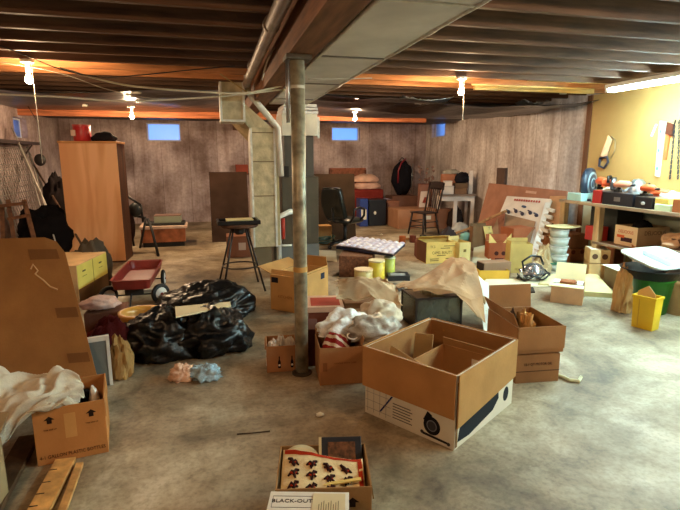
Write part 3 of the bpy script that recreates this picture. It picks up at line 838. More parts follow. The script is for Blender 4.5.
# print on the white base
b = MB(); o_ = -D_/2 - .0015
for k in range(4): b.box(-W/2+.02+.045*k, -W/2+.022+.045*k, o_, -D_/2, .02, .17)
for k in range(3): b.box(-W/2+.005, -W/2+.19, o_, -D_/2, .04+.05*k, .042+.05*k)
b.build('printed_grid', ink((150, 142, 130)), bb.root)
bb.poly('f', [(W*.18, .045), (W*.20, .045), (W*.34, .165), (W*.32, .165)], ink((34, 44, 96)), 'blue_stripe')
b = MB()
for k in range(6): b.box(-W/2+W*.34, -W/2+W*(.56-.02*(k % 2)), o_, -D_/2, .04+.017*k, .045+.017*k)
b.build('printed_lines', ink((90, 84, 78)), bb.root)
cx, cz, r0 = W*.77, .088, .052
def circ(cx, cz, r, n=24, sx=1): return [(cx + r*sx*cos(2*pi*i/n), cz + r*sin(2*pi*i/n)) for i in range(n)]
bb.poly('f', circ(cx, cz, r0), ink((24, 24, 30)), 'blower_picture', .0012)
bb.poly('f', [(cx-.055, cz+.02), (cx-.03, cz+.075), (cx+.0, cz+.06), (cx, cz)], ink((24, 24, 30)), 'blower_picture', .0012)
bb.poly('f', circ(cx, cz, r0*.62), ink((110, 110, 116)), 'blower_picture', .0018)
bb.poly('f', circ(cx, cz, r0*.50), ink((58, 58, 64)), 'blower_picture', .0022)
bb.poly('f', [(cx-.055, .022), (cx+.11, .018), (cx+.11, .030), (cx-.055, .036)], ink((40, 36, 40)), 'blower_picture', .0018)
bb.poly('f', circ(cx-.06, .034, .010, 12), ink((60, 56, 56)), 'blower_picture', .002)
bb.poly('f', circ(cx+.105, .022, .010, 12), ink((60, 56, 56)), 'blower_picture', .002)
bb.poly('r', [(.03, .035), (D_*.22, .025), (D_*.62, .06), (D_*.72, .11), (D_*.70, .19), (D_*.45, .14), (.05, .12)], ink((30, 32, 38)), 'blower_picture')
bb.poly('r', circ(D_*.86, .10, .045, 20, .8), ink((40, 42, 46)), 'blower_picture')
bb.patch('r', D_*.01, D_*.04, .01, H*.9, card((120, 84, 44)), 'tape')
# smaller boxes packed inside it
ib = Carton('smaller open carton nested inside the largest box', bb.at(-.13, -.22, .012), bb.at(.25, -.22, .012), .46, h=.30, col=(172, 118, 66), flaps={'b': (-12, .05)}, name='inner_carton')
MB().slab([(.02, ib.d/2-.010, ib.h*.55), (.09, ib.d/2-.010, ib.h*.55), (.09, ib.d/2-.010, ib.h*.85), (.02, ib.d/2-.010, ib.h*.85)], .002).build('white_print', paper((226, 216, 200)), ib.root)
ib2 = thing('cardboard_insert', 'light upright cardboard insert standing inside the largest box at its left', 'cardboard', tuple(bb.at(-.22, .10, .012)), bb.root.rotation_euler.z)
MB().slab([(-.05, -.02, 0), (.075, .0, 0), (.075, .04, .385), (-.05, .02, .37)], .006).build('insert_board', card((168, 134, 86)), ib2)
ib3 = thing('cardboard_flap', 'slanted cardboard flap with a pale edge inside the largest box', 'cardboard', tuple(bb.at(-.15, -.3, .012)), bb.root.rotation_euler.z)
MB().slab([(-.10, -.01, 0), (.35, -.01, 0), (.38, -.02, .35), (-.12, .16, .36)], .005).build('flap_board', card((184, 150, 106)), ib3)

# ================================================================= BOX STACK RIGHT OF IT
s1 = Carton('sealed brown carton printed 12-1 QUART MOTOR OIL under the open box at right', (515, 384), (558, 381), .42, h=.20, col=(142, 92, 50), closed=True)
s1.text('f', '12-1 QT MOTOR OIL', .026, s1.w*.5, s1.h*.66, (46, 26, 16), sx=.85)
s1.patch('f', 0, s1.w, s1.h*.40, s1.h*.43, card((80, 48, 26)), 'dark_band')
tp = s1.z + s1.h + .012
s2 = Carton('open brown carton with raised back flap stacked on the motor oil carton', Vector((s1.at(-s1.w/2-.01, -.215).x, s1.at(-s1.w/2-.01, -.215).y, tp)),
            Vector((s1.at(s1.w/2+.015, -.215).x, s1.at(s1.w/2+.015, -.215).y, tp)), .45, h=.185, col=(150, 98, 54), flaps={'b': (8, .17), 'l': (25, .10)})
MB().box(-s2.w/2+.004, s2.w/2-.0, -s2.d/2-.010, -s2.d/2-.004, .03, s2.h+.002).build('flap', card((150, 98, 54)), s2.root)
for k, (x, y, rz_, ln) in enumerate(((.02, .02, .6, .12), (.06, .10, 1.3, .10), (-.05, .12, .2, .10))):
    p = s2.at(x, y, .10)
    lump((p.x, p.y, s2.z+.012), .045, .075, .13, k+11, paper((206, 158, 100)) if k != 2 else paper((70, 48, 34)), 'crumpled_paper',
         ['crumpled tan packing paper in the open carton on the stack, front clump', 'crumpled tan packing paper in the open carton on the stack, rear clump', 'dark crumpled paper in the left of the open carton on the stack'][k], 'packing paper', n=20, rid=.45, rs=2.2, amp=.5, smooth=False)

# ================================================================= BEHIND THE POST
wb = Carton('low brown wine carton with bottle pictures left of the post base', (267, 373), (297, 371), .22, ytop=347, col=(160, 106, 62), flaps={'l': (160, .03)})
M_DK = ink((28, 20, 20))
for u in (wb.w*.42, wb.w*.84):
    wb.poly('f', [(u-.010, .03), (u+.010, .03), (u+.010, .075), (u+.004, .095), (u+.004, .118), (u-.004, .118), (u-.004, .095), (u-.010, .075)], M_DK, 'bottle_print')
    wb.poly('f', circ(u, .052, .0075, 12), paper((230, 220, 205)), 'label_print', .0018)
for k, (x, y, lab) in enumerate(((-.06, -.03, 'crumpled white tissue at the left of the wine carton'), (.0, .03, 'crumpled white tissue in the middle of the wine carton'), (.065, .01, 'crumpled white tissue in the wine carton against the post'))):
    p = wb.at(x, y)
    lump((p.x, p.y, wb.z+.012), .05, .07, .145, k+21, paper((214, 204, 190)), 'tissue_paper', lab, 'tissue', n=24, rid=.25, smooth=False)
db = Carton('dark maroon carton squeezed behind the post base', (300, 366), (318, 366), .25, ytop=330, col=(92, 48, 40), closed=True, w=.115)
rb = Carton('brown box of red and white cloth right of the post base', (320, 386), (363, 383), .30, ytop=349, col=(168, 112, 64), flaps={'b': (25, .06), 'r': (15, .05)})
rb.patch('f', .02, .05, .10, .16, card((140, 88, 50)), 'printed_mark'); rb.text('f', 'HANDLE WITH CARE', .016, rb.w*.58, rb.h*.58, (120, 74, 44))
def striped(nt, b):
    N = nt.nodes; L = nt.links; tc = N.new('ShaderNodeTexCoord')
    w = N.new('ShaderNodeTexWave'); w.inputs['Scale'].default_value = 7; w.inputs['Distortion'].default_value = 1.2; w.wave_type = 'BANDS'
    w.bands_direction = 'DIAGONAL'
    L.new(tc.outputs['Object'], w.inputs['Vector']); r_ = N.new('ShaderNodeValToRGB'); r_.color_ramp.interpolation = 'CONSTANT'
    r_.color_ramp.elements[0].color = rgb((150, 28, 24)); r_.color_ramp.elements[1].position = .62; r_.color_ramp.elements[1].color = rgb((232, 212, 190))
    L.new(w.outputs['Fac'], r_.inputs['Fac']); L.new(r_.outputs[0], b.inputs['Base Color']); b.inputs['Roughness'].default_value = .9
M_STR = world_mat('striped_cloth', striped)
p = rb.at(-.02, 0); lump((p.x, p.y, rb.z+.015), .115, .125, .22, 6, M_STR, 'striped_cloth', 'red and white striped cloth bunched in the box by the post', 'cloth', n=40, rid=.06, amp=.12)
p = rb.at(.09, -.05, .2); r = thing('bracelet', 'white loop lying on the striped cloth', 'loop', (p.x, p.y, rb.z+rb.h+.0))
MB().tube([(.035*cos(a*pi/10), .035*sin(a*pi/10)*.9, .04+.012*sin(a*pi/10)) for a in range(21)], .005, 8).build('ring', plastic((226, 214, 200)), r, smooth=True)

# box with print corner-on behind the post
P0, P1_ = G(300, 314), G(271, 309)
kb = Carton('open yellowish brown box behind the post with a spread left flap', P1_, P0, .56, h=.36, col=(196, 142, 76), flaps={'l': (70, .17), 'b': (-15, .12), 'r': (4, .02), 'f': (-20, .05)})
kb.patch('f', .015, .095, kb.h*.78, kb.h*.93, ink((34, 30, 40)), 'printed_mark')
kb.patch('r', kb.d*.72, kb.d*.86, kb.h*.72, kb.h*.90, ink((40, 44, 60)), 'printed_mark')
kb.text('f', 'KITCHEN', .04, kb.w*.5, kb.h*.40, (150, 96, 50))

# pair of mid boxes under the plastic bags
r_, w_, d_, h_ = closed_box('flat red and cream pizza style box behind the post, right side', (309, 309+26), (343, 334), .34, h=.25, z=0)
MB().box(-w_/2, w_/2, -d_/2, d_/2, 0, h_-.05).build('box_base', card((120, 62, 42)), r_, bevel=.003)
MB().box(-w_/2-.01, w_/2+.01, -d_/2-.01, d_/2+.01, h_-.05, h_).build('box_lid', paper((214, 176, 150)), r_, bevel=.003)
MB().box(-w_/2+.02, w_/2-.02, -d_/2+.03, d_/2-.06, h_, h_+.0015).build('red_print', ink((176, 74, 60)), r_)

M_BAGW = mat('white_bag_film', (236, 232, 226), rough=.2, var=.06, scale=5, bump=.8, bscale=24)
M_BAGC = mat('clear_bag_film', (178, 170, 158), rough=.25, var=.18, scale=9, bump=.6, bscale=18)
M_KR = mat('kraft_paper', (206, 176, 138), rough=.8, var=.12, scale=5, bump=.2, bscale=20)
# supports
sb = Carton('brown carton hidden under the white plastic bags', (346, 355), (386, 352), .40, h=.24, col=(150, 100, 60), closed=True)
p = G(343, 330, .27); lump((p.x, p.y, .262), .20, .13, .11, 31, M_BAGW, 'plastic_bag', 'opaque white plastic bag slumped behind the red cloth box', 'bag', n=64, rid=.10, rs=2.0, amp=.4, rz_rot=.4)
p = G(372, 334, .27); lump((p.x, p.y, .262), .20, .15, .10, 37, M_BAGC, 'plastic_bag', 'wrinkled greyish clear plastic bag beside the largest box', 'bag', n=64, rid=.12, rs=2.4, amp=.3)
p = G(384, 312, .3); lump((p.x, p.y+.1, .20), .17, .13, .12, 41, mat('beige_bag', (204, 184, 156), rough=.5, var=.1, bump=.3, bscale=14), 'plastic_bag', 'beige plastic bag behind the clear bag', 'bag', n=48, rid=.10, rs=2)
kb_base = Carton('brown carton holding the crumpled kraft paper sack', (345, 330), (392, 327), .34, h=.24, col=(142, 100, 64), closed=True)
c0 = G(338, 300, .30); c1 = G(402, 306, .26); c2 = G(388, 281, .42); c3 = G(337, 280, .42)
sheet([c0, c1, c2, c3], 40, 30, lambda u, v: .05*crease((u*1.5, v*1.5, 0), 1.2, 8) + .07*sin(u*pi)*sin(v*pi) + .012*crease((u*3, v*3, 0), 2, 3), 'kraft_paper_sack', M_KR,
      'crumpled light brown kraft paper sack piled behind the plastic bags', 'paper', solid=.004, smooth=False, edge=.06)

# ================================================================= CASE UNDER KRAFT PAPER
a0, a1 = AY(416, 299, 3.95), AY(463, 298, 3.95)
ch_ = a0.z
r_, w_, d_, h_ = closed_box('dark framed glass tank with plastic inside, under the brown paper', Vector((a0.x, 3.95, 0)), Vector((a1.x, 3.95, 0)), .36, h=ch_, name='glass_tank', cat='tank')
M_DF = paint((46, 36, 32), .35)
b = MB(); t = .018
for x in (-w_/2, w_/2-t):
    for y in (-d_/2, d_/2-t): b.box(x, x+t, y, y+t, 0, h_)
for z in (0, h_-t):
    b.box(-w_/2+t, w_/2-t, -d_/2, -d_/2+t, z, z+t); b.box(-w_/2+t, w_/2-t, d_/2-t, d_/2, z, z+t)
    b.box(-w_/2, -w_/2+t, -d_/2+t, d_/2-t, z, z+t); b.box(w_/2-t, w_/2, -d_/2+t, d_/2-t, z, z+t)
b.build('frame', M_DF, r_, bevel=.002)
M_GL = mat('tank_glass', (170, 175, 165), rough=.08, var=.02, trans=.9)
b = MB(); b.box(-w_/2+t, w_/2-t, -d_/2+.006, -d_/2+.010, t, h_-t); b.box(-w_/2+.006, -w_/2+.010, -d_/2+t, d_/2-t, t, h_-t)
b.box(w_/2-.010, w_/2-.006, -d_/2+t, d_/2-t, t, h_-t)
b.build('glass_side', M_GL, r_)
MB().box(-w_/2+t, w_/2-t, -d_/2+t, d_/2-t, h_-.014, h_-.008).build('tank_cover', mat('dusty_cover', (150, 138, 118), rough=.3, var=.2), r_)
MB().box(-w_/2+t, w_/2-t, -d_/2+t, d_/2-t, .002, .02).build('tank_floor', M_DF, r_)
MB().box(-w_/2+t, w_/2-t, d_/2-.012, d_/2-.006, t, h_-t).build('tank_back', paint((120, 104, 84)), r_)
lump((a0.x+w_/2+.02, 4.12, .024), .15, .12, .25, 51, mat('green_grey_film', (186, 176, 140), rough=.4, bump=.4, bscale=12), 'bubble_wrap', 'crumpled greenish wrap inside the glass tank', 'wrap', n=32, rid=.25, smooth=False)
# draped kraft paper: ridge with two slopes
cc = Vector((a0.x+w_/2, 4.15, h_))
rows = [
 [AY(394, 290, 4.05), AY(412, 284, 4.2), AY(430, 276, 4.4), AY(450, 262, 4.6), AY(464, 262, 4.65)],
 [AY(398, 292, 3.97), AY(420, 287, 4.05), AY(440, 276, 4.2), AY(456, 266, 4.35), AY(473, 267, 4.4)],
 [AY(405, 293, 3.93), AY(424, 292, 3.93), AY(444, 288, 3.98), AY(462, 278, 4.05), AY(477, 277, 4.1)],
 [AY(410, 294, 3.9), AY(430, 294, 3.9), AY(450, 295, 3.9), AY(470, 304, 3.86), AY(482, 300, 3.9)],
 [AY(414, 295, 3.9), AY(434, 296, 3.89), AY(456, 298, 3.88), AY(476, 322, 3.8), AY(485, 326, 3.8)]]
def kp(u, v):
    x = u*4; y = v*4; i = min(int(x), 3); j = min(int(y), 3); f, g = x-i, y-j
    p = rows[j][i]*(1-f)*(1-g) + rows[j][i+1]*f*(1-g) + rows[j+1][i+1]*f*g + rows[j+1][i]*(1-f)*g
    e = .028*crease((u*1.6, v*1.6, 0), 1.6, 6) + .014*crease((u*3, v*3, 0), 1.7, 2)
    p = p + Vector((0, -.4*e, max(e, -.01)+.02)); return p
o = MB().grid(kp, 40, 40).build('kraft_paper', mat('kraft_paper', (176, 134, 94), rough=.75, var=.14, scale=4, bump=.2, bscale=18), solid=.003, smooth=False)
tag(o, 'large sheet of creased brown kraft paper draped over the glass tank', 'paper')
sheet([AY(477, 274, 4.15), AY(488, 284, 4.15), AY(500, 330, 3.75), AY(484, 335, 3.75)], 10, 24, lambda u, v: .015*crease((u, v*3, 0), 2, 4), 'paper_sheet', paper((214, 214, 204)),
      'white paper sheet sliding down beside the kraft paper', 'paper', smooth=False, solid=.002)
sheet([AY(482, 296, 4.0), AY(496, 305, 4.0), AY(506, 335, 3.7), AY(494, 345, 3.7)], 10, 20, lambda u, v: .01*crease((u, v*3, 0), 2, 7), 'folded_cardboard', card((150, 120, 76)),
      'olive brown cardboard flap standing between kraft paper and carton stack', 'cardboard', solid=.005)
# ================================================================= LEFT MIDDLE: BAGS, POT, WAGON, WARDROBE
M_TRASH = mat('black_bag_film', (13, 13, 14), rough=.33, var=.2, scale=6, bump=.5, bscale=16)
p = G(156, 364); lump((p.x+.04, p.y+.24, 0), .31, .28, .25, 61, M_TRASH, 'trash_bag', 'full black trash bag on the left, beside the ceramic pot', 'trash bag', n=88, rid=.14, rs=2.6, amp=.25, s=1.6)
p = G(208, 362); lump((p.x+.02, p.y+.32, 0), .31, .33, .25, 66, M_TRASH, 'trash_bag', 'full black trash bag nearest the post, behind the rags', 'trash bag', n=88, rid=.14, rs=2.8, amp=.25, s=1.6)
p = G(205, 318); lump((p.x+.02, p.y+.12, 0), .46, .30, .22, 69, M_TRASH, 'trash_bag', 'wide black trash bag behind the other two, with the pale flat board on top', 'trash bag', n=88, rid=.13, rs=3.0, amp=.22, s=1.5)
a = [AY(175, 309, 3.95), AY(230, 304, 4.15), AY(231, 308, 4.12), AY(176, 320, 3.92)]
r = thing('printed_board', 'pale cream board with small coloured print lying on the trash bags', 'board', tuple(a[0]))
o0 = Vector(a[0]); z_ = .30
q = [AY(175, 308, 3.98), AY(230, 303, 4.12), AY(231, 307, 4.0), AY(176, 318, 3.66)]
MB().slab([p-o0 for p in q], -.012).build('board', paper((226, 206, 166)), r)
c = (q[0]+q[3])*.5
for k, (f, g, col) in enumerate(((.32, .5, (90, 110, 60)), (.68, .45, (150, 50, 50)))):
    pp = q[0]*(1-f)*(1-g)+q[1]*f*(1-g)+q[2]*f*g+q[3]*(1-f)*g - o0
    MB().ball(pp + Vector((0, -.0, .002)), .035, .03, .004, n=10).build('printed_blot', paper(col), r)
p = G(182, 381); lump((p.x, p.y+.04, 0), .085, .075, .075, 71, cloth((240, 196, 166)), 'rag', 'crumpled pink rag on the floor in front of the trash bags', 'rag', n=48, rid=.32, rs=2.6, amp=.35)
p = G(205, 380); lump((p.x, p.y+.04, 0), .10, .085, .07, 74, cloth((168, 190, 200)), 'rag', 'crumpled pale blue rag on the floor beside the pink one', 'rag', n=48, rid=.34, rs=2.4, amp=.4, rz_rot=-.5)

# ceramic pot
p = G(142, 345)
P_ = AY(141, 311, 4.18)
r = thing('ceramic_pot', 'round mustard yellow ceramic pot behind the left trash bag', 'pot', (P_.x, P_.y, .0))
M_POT = mat('mustard_glaze', (214, 158, 70), rough=.3, var=.08, coat=.3)
zt_ = P_.z + .0
MB().lathe([(.001, .002), (.11, .002), (.145, .06), (.165, zt_*.6), (.158, zt_-.04), (.172, zt_-.02), (.176, zt_), (.150, zt_+.002), (.135, zt_-.04), (.13, .10), (.001, .08)], 36).build('pot_body', M_POT, r, smooth=True)
# clothes pile over left
for pix, Yy, sz, col, nm, lab, sd in (
    ((100, 306), 4.35, (.15, .13, .06), (206, 172, 160), 'folded_towel', 'pale pink folded towel on top of the dark red clothes', 81),
    ((112, 330), 4.15, (.20, .14, .15), (96, 30, 24), 'clothes_heap', 'dark red clothes heap between the big cardboard sheet and the pot', 82)):
    c = AY(*pix, Yy)
    z0 = 0 if nm == 'clothes_heap' else .292
    lump((c.x, c.y, z0), *sz, sd, cloth(col), nm, lab, 'clothes', n=40, rid=.10, rs=3, amp=.2)
sup = Carton('brown carton under the pink towel, left of the red wagon', AY(84, 320, 4.30)*1.0 if False else Vector((AY(84, 320, 4.22).x, 4.22, 0)), Vector((AY(124, 320, 4.22).x, 4.22, 0)), .28, h=.27, col=(120, 72, 50), closed=True)
c = AY(112, 326, 3.9)
lump((c.x, 3.78, 0), .15, .12, .26, 83, cloth((70, 22, 22)), 'clothes_heap', 'small dark red garment in front of the pot', 'clothes', n=32, rid=.12)
wbx = thing('framed_board', 'white edged grey board standing on edge by the cardboard sheet', 'board', tuple(G(112, 385)), .25)
o_ = Vector(wbx.location)
tpz = .34
MB().box(-.20, .0, .0, .02, .002, tpz).build('board', paint((112, 118, 116)), wbx)
MB().box(-.012, .008, -.006, .026, .002, tpz+.01).build('white_edge', paper((216, 214, 206)), wbx)
MB().box(-.20, -.012, -.004, .024, tpz-.02, tpz+.01).build('white_edge', paper((216, 214, 206)), wbx)
c = AY(118, 350, 3.6); lump((c.x+.02, 3.55, 0), .08, .10, .20, 86, paper((160, 122, 72)), 'paper_bag', 'crushed brown paper bag beside the left trash bag', 'bag', n=28, rid=.2, smooth=False)

# dresser-like cream box with yellow printed side
Q0, Q1 = G(80, 306), G(109, 287)
cz = .40
yb_r, w_, d_, h_ = closed_box('cream topped box with a pale yellow two-panel printed side, left of the wagon', Q0, Q1, .75, h=.425, name='printed_carton')
MB().box(-w_/2, w_/2, -d_/2, d_/2, 0, h_).build('box_body', card((206, 160, 104)), yb_r, bevel=.004)
MB().box(-w_/2+.01, w_/2-.004, -d_/2-.003, -d_/2, .17, h_-.01).build('yellow_print', paper((222, 206, 104)), yb_r)
MB().box(-w_/2+.01, w_/2-.004, -d_/2-.003, -d_/2, 0.01, .168).build('brown_print', card((116, 84, 50)), yb_r)
MB().box(-.004, .004, -d_/2-.0045, -d_/2-.002, .02, h_-.01).build('panel_line', ink((120, 104, 50)), yb_r)
for x in (-w_*.28, w_*.26):
    MB().box(x-.045, x+.03, -d_/2-.0045, -d_/2-.002, .33, .345).build('printed_mark', ink((74, 70, 50)), yb_r)
    MB().box(x-.05, x+.05, -d_/2-.0045, -d_/2-.002, .28, .287).build('printed_mark', ink((150, 140, 70)), yb_r)
c = AY(84, 243, 6.1)
lump((c.x, 6.35, 0), .22, .18, .40, 88, cloth((74, 66, 56)), 'dark_duffel', 'dark grey rumpled duffel behind the cream topped box', 'bag', n=40, rid=.12)

# red wagon
zr = .30
FL, FR_, BR_, BL_ = G(109, 282, zr), G(148, 283, zr), G(163, 258, zr), G(131, 259, zr)
fw = ((FL-FR_).length + (BL_-BR_).length)/2; fc = (FL+FR_)/2; bc = (BL_+BR_)/2
L_ = min((bc-fc).length, 1.05); ang = atan2((bc-fc).y, (bc-fc).x) - pi/2
cen = (fc + bc)/2
wg = thing('wagon', 'red metal toy wagon with white-hubbed black wheels', 'wagon', (cen.x, cen.y, 0), ang)
M_RED = mat('wagon_enamel', (128, 42, 36), rough=.35, var=.15, scale=6)
x, y, z0, z1 = fw/2, L_/2, .20, zr
b = MB(); t = .006
def rr(x, y, r, z, n=5):
    out = []
    for cx, cy, a0 in ((x-r, y-r, 0), (-x+r, y-r, 90), (-x+r, -y+r, 180), (x-r, -y+r, 270)):
        for k in range(n+1):
            a = radians(a0 + 90*k/n); out.append((cx + r*cos(a), cy + r*sin(a), z))
    return out
rings = [rr(x-.02, y-.02, .05, z0), rr(x-.004, y-.004, .06, z1-.006), rr(x+.008, y+.008, .065, z1), rr(x-.006, y-.006, .06, z1+.004), rr(x-.014, y-.014, .055, z1-.006), rr(x-.03, y-.03, .045, z0+.008)]
n_ = len(rings[0]); vs = [v for rg in rings for v in rg]; fs = []
for i in range(len(rings)-1):
    for j in range(n_): fs.append([i*n_+j, i*n_+(j+1) % n_, (i+1)*n_+(j+1) % n_, (i+1)*n_+j])
fs.append(list(range(n_))[::-1]); fs.append([(len(rings)-1)*n_+j for j in range(n_)])
b.add(vs, fs); b.build('tray', M_RED, wg, smooth=False)
for sx in (-1, 1):
    for sy in (-1, 1):
        Mx = Matrix.Translation((sx*(x+.012+(.05 if sy < 0 else 0)), sy*(y-.18), .105)) @ Matrix.Rotation(radians(-50) if sy < 0 else 0, 4, 'Z') @ Matrix.Rotation(pi/2, 4, 'Y')
        wh = MB().lathe([(.06, -.016), (.092, -.018), (.104, -.008), (.104, .008), (.092, .018), (.06, .016)], 28, M=Mx).build('wheel', plastic((24, 24, 24), .6), wg, smooth=True)
        MB().lathe([(.001, -.024), (.058, -.021), (.066, -.016), (.066, .016), (.058, .021), (.001, .024)], 24, M=Mx).build('hub', paint((222, 218, 208)), wh, smooth=True)
        MB().lathe([(.001, -.032), (.014, -.032), (.014, .032), (.001, .032)], 14, M=Mx).build('hub_cap', M_RED, wh)
for sy in (-1, 1):
    b = MB(); b.tube([(-x-.01, sy*(y-.18), .105), (x+.01, sy*(y-.18), .105)], .008, 8)
    b.box(-.09, .09, sy*(y-.18)-.02, sy*(y-.18)+.02, .105, .20); b.build('axle_frame', paint((40, 38, 36)), wg)
MB().tube([(0, -y+.02, .16), (0, -y-.10, .06), (0, -y-.16, .02), (.12, -y-.30, .018)], .008, 8).build('handle', paint((30, 30, 30)), wg)

# wardrobe
p0, p1 = G(71, 264), G(126, 262)
wd_r, w_, d_, h_ = closed_box('tall narrow orange pine wardrobe standing by the back left wall', p0, p1, .50, ytop=141, name='wardrobe', cat='wardrobe')
def pine(nt, b):
    N = nt.nodes; L = nt.links; tc = N.new('ShaderNodeTexCoord')
    mp = N.new('ShaderNodeMapping'); mp.inputs['Scale'].default_value = (2.2, 2.2, .25); L.new(tc.outputs['Object'], mp.inputs[0])
    w = N.new('ShaderNodeTexNoise'); w.inputs['Scale'].default_value = 1.6; w.inputs['Distortion'].default_value = 1.2
    L.new(mp.outputs[0], w.inputs['Vector']); r_ = N.new('ShaderNodeValToRGB')
    r_.color_ramp.elements[0].position = .42; r_.color_ramp.elements[0].color = rgb((222, 156, 102))
    r_.color_ramp.elements[1].position = .56; r_.color_ramp.elements[1].color = rgb((240, 182, 130))
    L.new(w.outputs['Fac'], r_.inputs['Fac']); L.new(r_.outputs[0], b.inputs['Base Color']); b.inputs['Roughness'].default_value = .5
M_PINE = world_mat('orange_pine', pine)
MB().box(-w_/2, w_/2, -d_/2+.02, d_/2, 0, h_-.03).build('carcass', wood((92, 56, 38), (6, 6, 1)), wd_r, bevel=.003)
MB().box(-w_/2, w_/2, -d_/2, -d_/2+.019, .02, h_-.03).build('front_panel', M_PINE, wd_r, bevel=.003)
MB().box(-w_/2-.012, w_/2+.012, -d_/2-.012, d_/2, h_-.029, h_).build('top_board', wood((212, 148, 92), (1, 9, 9)), wd_r, bevel=.003)
wtop = Vector(wd_r.location); ca, sa = cos(wd_r.rotation_euler.z), sin(wd_r.rotation_euler.z)
def wt(x, y): return (wtop.x + ca*x - sa*y, wtop.y + sa*x + ca*y, wtop.z + h_ + .001)
r = thing('red_canister', 'red metal canister standing on the wardrobe', 'canister', wt(-.10, -.1))
MB().lathe([(.11, 0), (.115, .01), (.115, .20), (.11, .21)], 28).build('can_body', mat('red_enamel', (196, 44, 44), rough=.35), r, smooth=True)
MB().lathe([(.118, .2), (.118, .225), (.001, .23)], 28).build('lid', mat('red_enamel', (206, 70, 64), rough=.35), r)
MB().box(-.118, -.06, -.119, -.05, .07, .15).build('label_patch', paper((226, 190, 170)), r)
lump(wt(.17, -.05), .16, .12, .10, 90, cloth((40, 34, 38)), 'beanie_hat', 'dark cloth beanie lying on the wardrobe beside the red canister', 'cap', n=32, rid=.08)

# ================================================================= FAR LEFT CORNER
# steel shelf beam and wire mesh roll on left wall
b_ = thing('pipe_shelf', 'dark steel angle shelf on the left wall below the small window', 'shelf', (XL+.12, 9.2, 1.72))
MB().box(-.11, .10, -1.5, .95, 0, .05).build('shelf_board', paint((60, 48, 46)), b_)
MB().bar((-.11, .6, -.25), (.08, .6, 0), .03, .02).build('bracket', paint((60, 48, 46)), b_)
MB().bar((-.11, -.8, -.25), (.08, -.8, 0), .03, .02).build('bracket', paint((60, 48, 46)), b_)
p = Vector((XL+.07, 9.1, 0))
r = thing('wire_mesh', 'grey sheet of wire mesh leaning on the left wall', 'wire mesh', tuple(p))
b = MB()
for k in range(22): b.tube([(.30-.006*k*0, -1.0+.09*k, .35), (-.02, -1.0+.09*k, 1.66)], .006, 5)
for k in range(16): b.tube([(.30-.32*k/15, -1.0, .35+1.31*k/15), (.30-.32*k/15, .9, .35+1.31*k/15)], .005, 5)
b.build('mesh_grid', metal((150, 148, 142), .5), r)
b = MB()
for y in (-1.02, .92): b.bar((.31, y, .32), (-.03, y, 1.69), .03, .03)
b.bar((.31, -1.02, .32), (.31, .92, .32), .03, .03); b.build('mesh_frame', metal((130, 128, 122), .5), r)
rnd = random.Random(11)
poles = [((12, 128), (46, 206), (196, 190, 180), 'pale aluminium pole slanting down from the small left window'),
         ((24, 150), (38, 198), (170, 165, 158), 'grey rod leaning in front of the wire mesh'),
         ((30, 155), (44, 203), (206, 200, 190), 'whitish rod leaning beside the grey rod'),
         ((34, 165), (62, 212), (92, 66, 48), 'brown wooden pole leaning beside the wardrobe')]
for k, (a_, c_, col, lab) in enumerate(poles):
    A_ = AX(*a_, XL+.10 + .02*k) if k != 3 else AY(*a_, 9.6)
    B_ = AY(*c_, 8.6 - .1*k)
    B2 = B_ + (B_-A_)*(B_.z/(A_.z-B_.z)); B2.z = .012
    o = MB().tube([A_, B2], .016 if k in (0, 3) else .009, 8).build('leaning_pole', mat('pole', col, rough=.5, var=.1), smooth=True); tag(o, lab, 'pole')
c = AY(40, 160, 9.4)
r = thing('wall_lamp', 'small round dark fan hanging from a cord on the left wall', 'fan', (c.x, 9.4, c.z))
MB().ball((0, 0, 0), .09, .05, .10, n=16).build('head', paint((34, 28, 28)), r, smooth=True)
MB().tube([(.02, .02, .05), (.03, .02, .6), (-.12, .02, ZJ-c.z)], .006, 6).build('cord', plastic((60, 50, 46)), r, smooth=True)
c = AY(50, 235, 7.9); lump((c.x-.02, 7.9, 0), .40, .32, .62, 92, cloth((24, 21, 22)), 'black_bag', 'large black bag slumped left of the wardrobe', 'bag', n=48, rid=.12, rs=3)
c = AY(56, 200, 8.8); lump((c.x, 8.9, 0), .26, .22, .90, 95, cloth((36, 30, 30)), 'dark_garment_bag', 'tall dark garment bag behind the black bag', 'bag', n=40, rid=.12)
# wooden sawhorse-like frame
c = AY(14, 235, 7.2)
r = thing('broken_chair', 'brown wooden chair frame lying tipped by the left wall', 'chair frame', (c.x, 7.2, 0))
M_WF = wood((112, 72, 46), (6, 6, 6))
for (a_, d_) in (((0, 244), (2, 205)), ((16, 250), (8, 200)), ((40, 246), (24, 200))):
    A_ = AY(*a_, 7.1); B_ = AY(*d_, 7.5); A_.z = max(.01, A_.z)
    MB().bar(Vector((A_.x-c.x, -.1, .0)), B_-Vector((c.x, 7.2, 0)), .05, .04).build('leg', M_WF, r)
for (a_, d_) in (((-8, 207), (26, 203)), ((8, 219), (30, 215))):
    A_ = AY(*a_, 7.4); B_ = AY(*d_, 7.4)
    MB().bar(A_-Vector((c.x, 7.2, 0)), B_-Vector((c.x, 7.2, 0)), .05, .04).build('rail', M_WF, r)

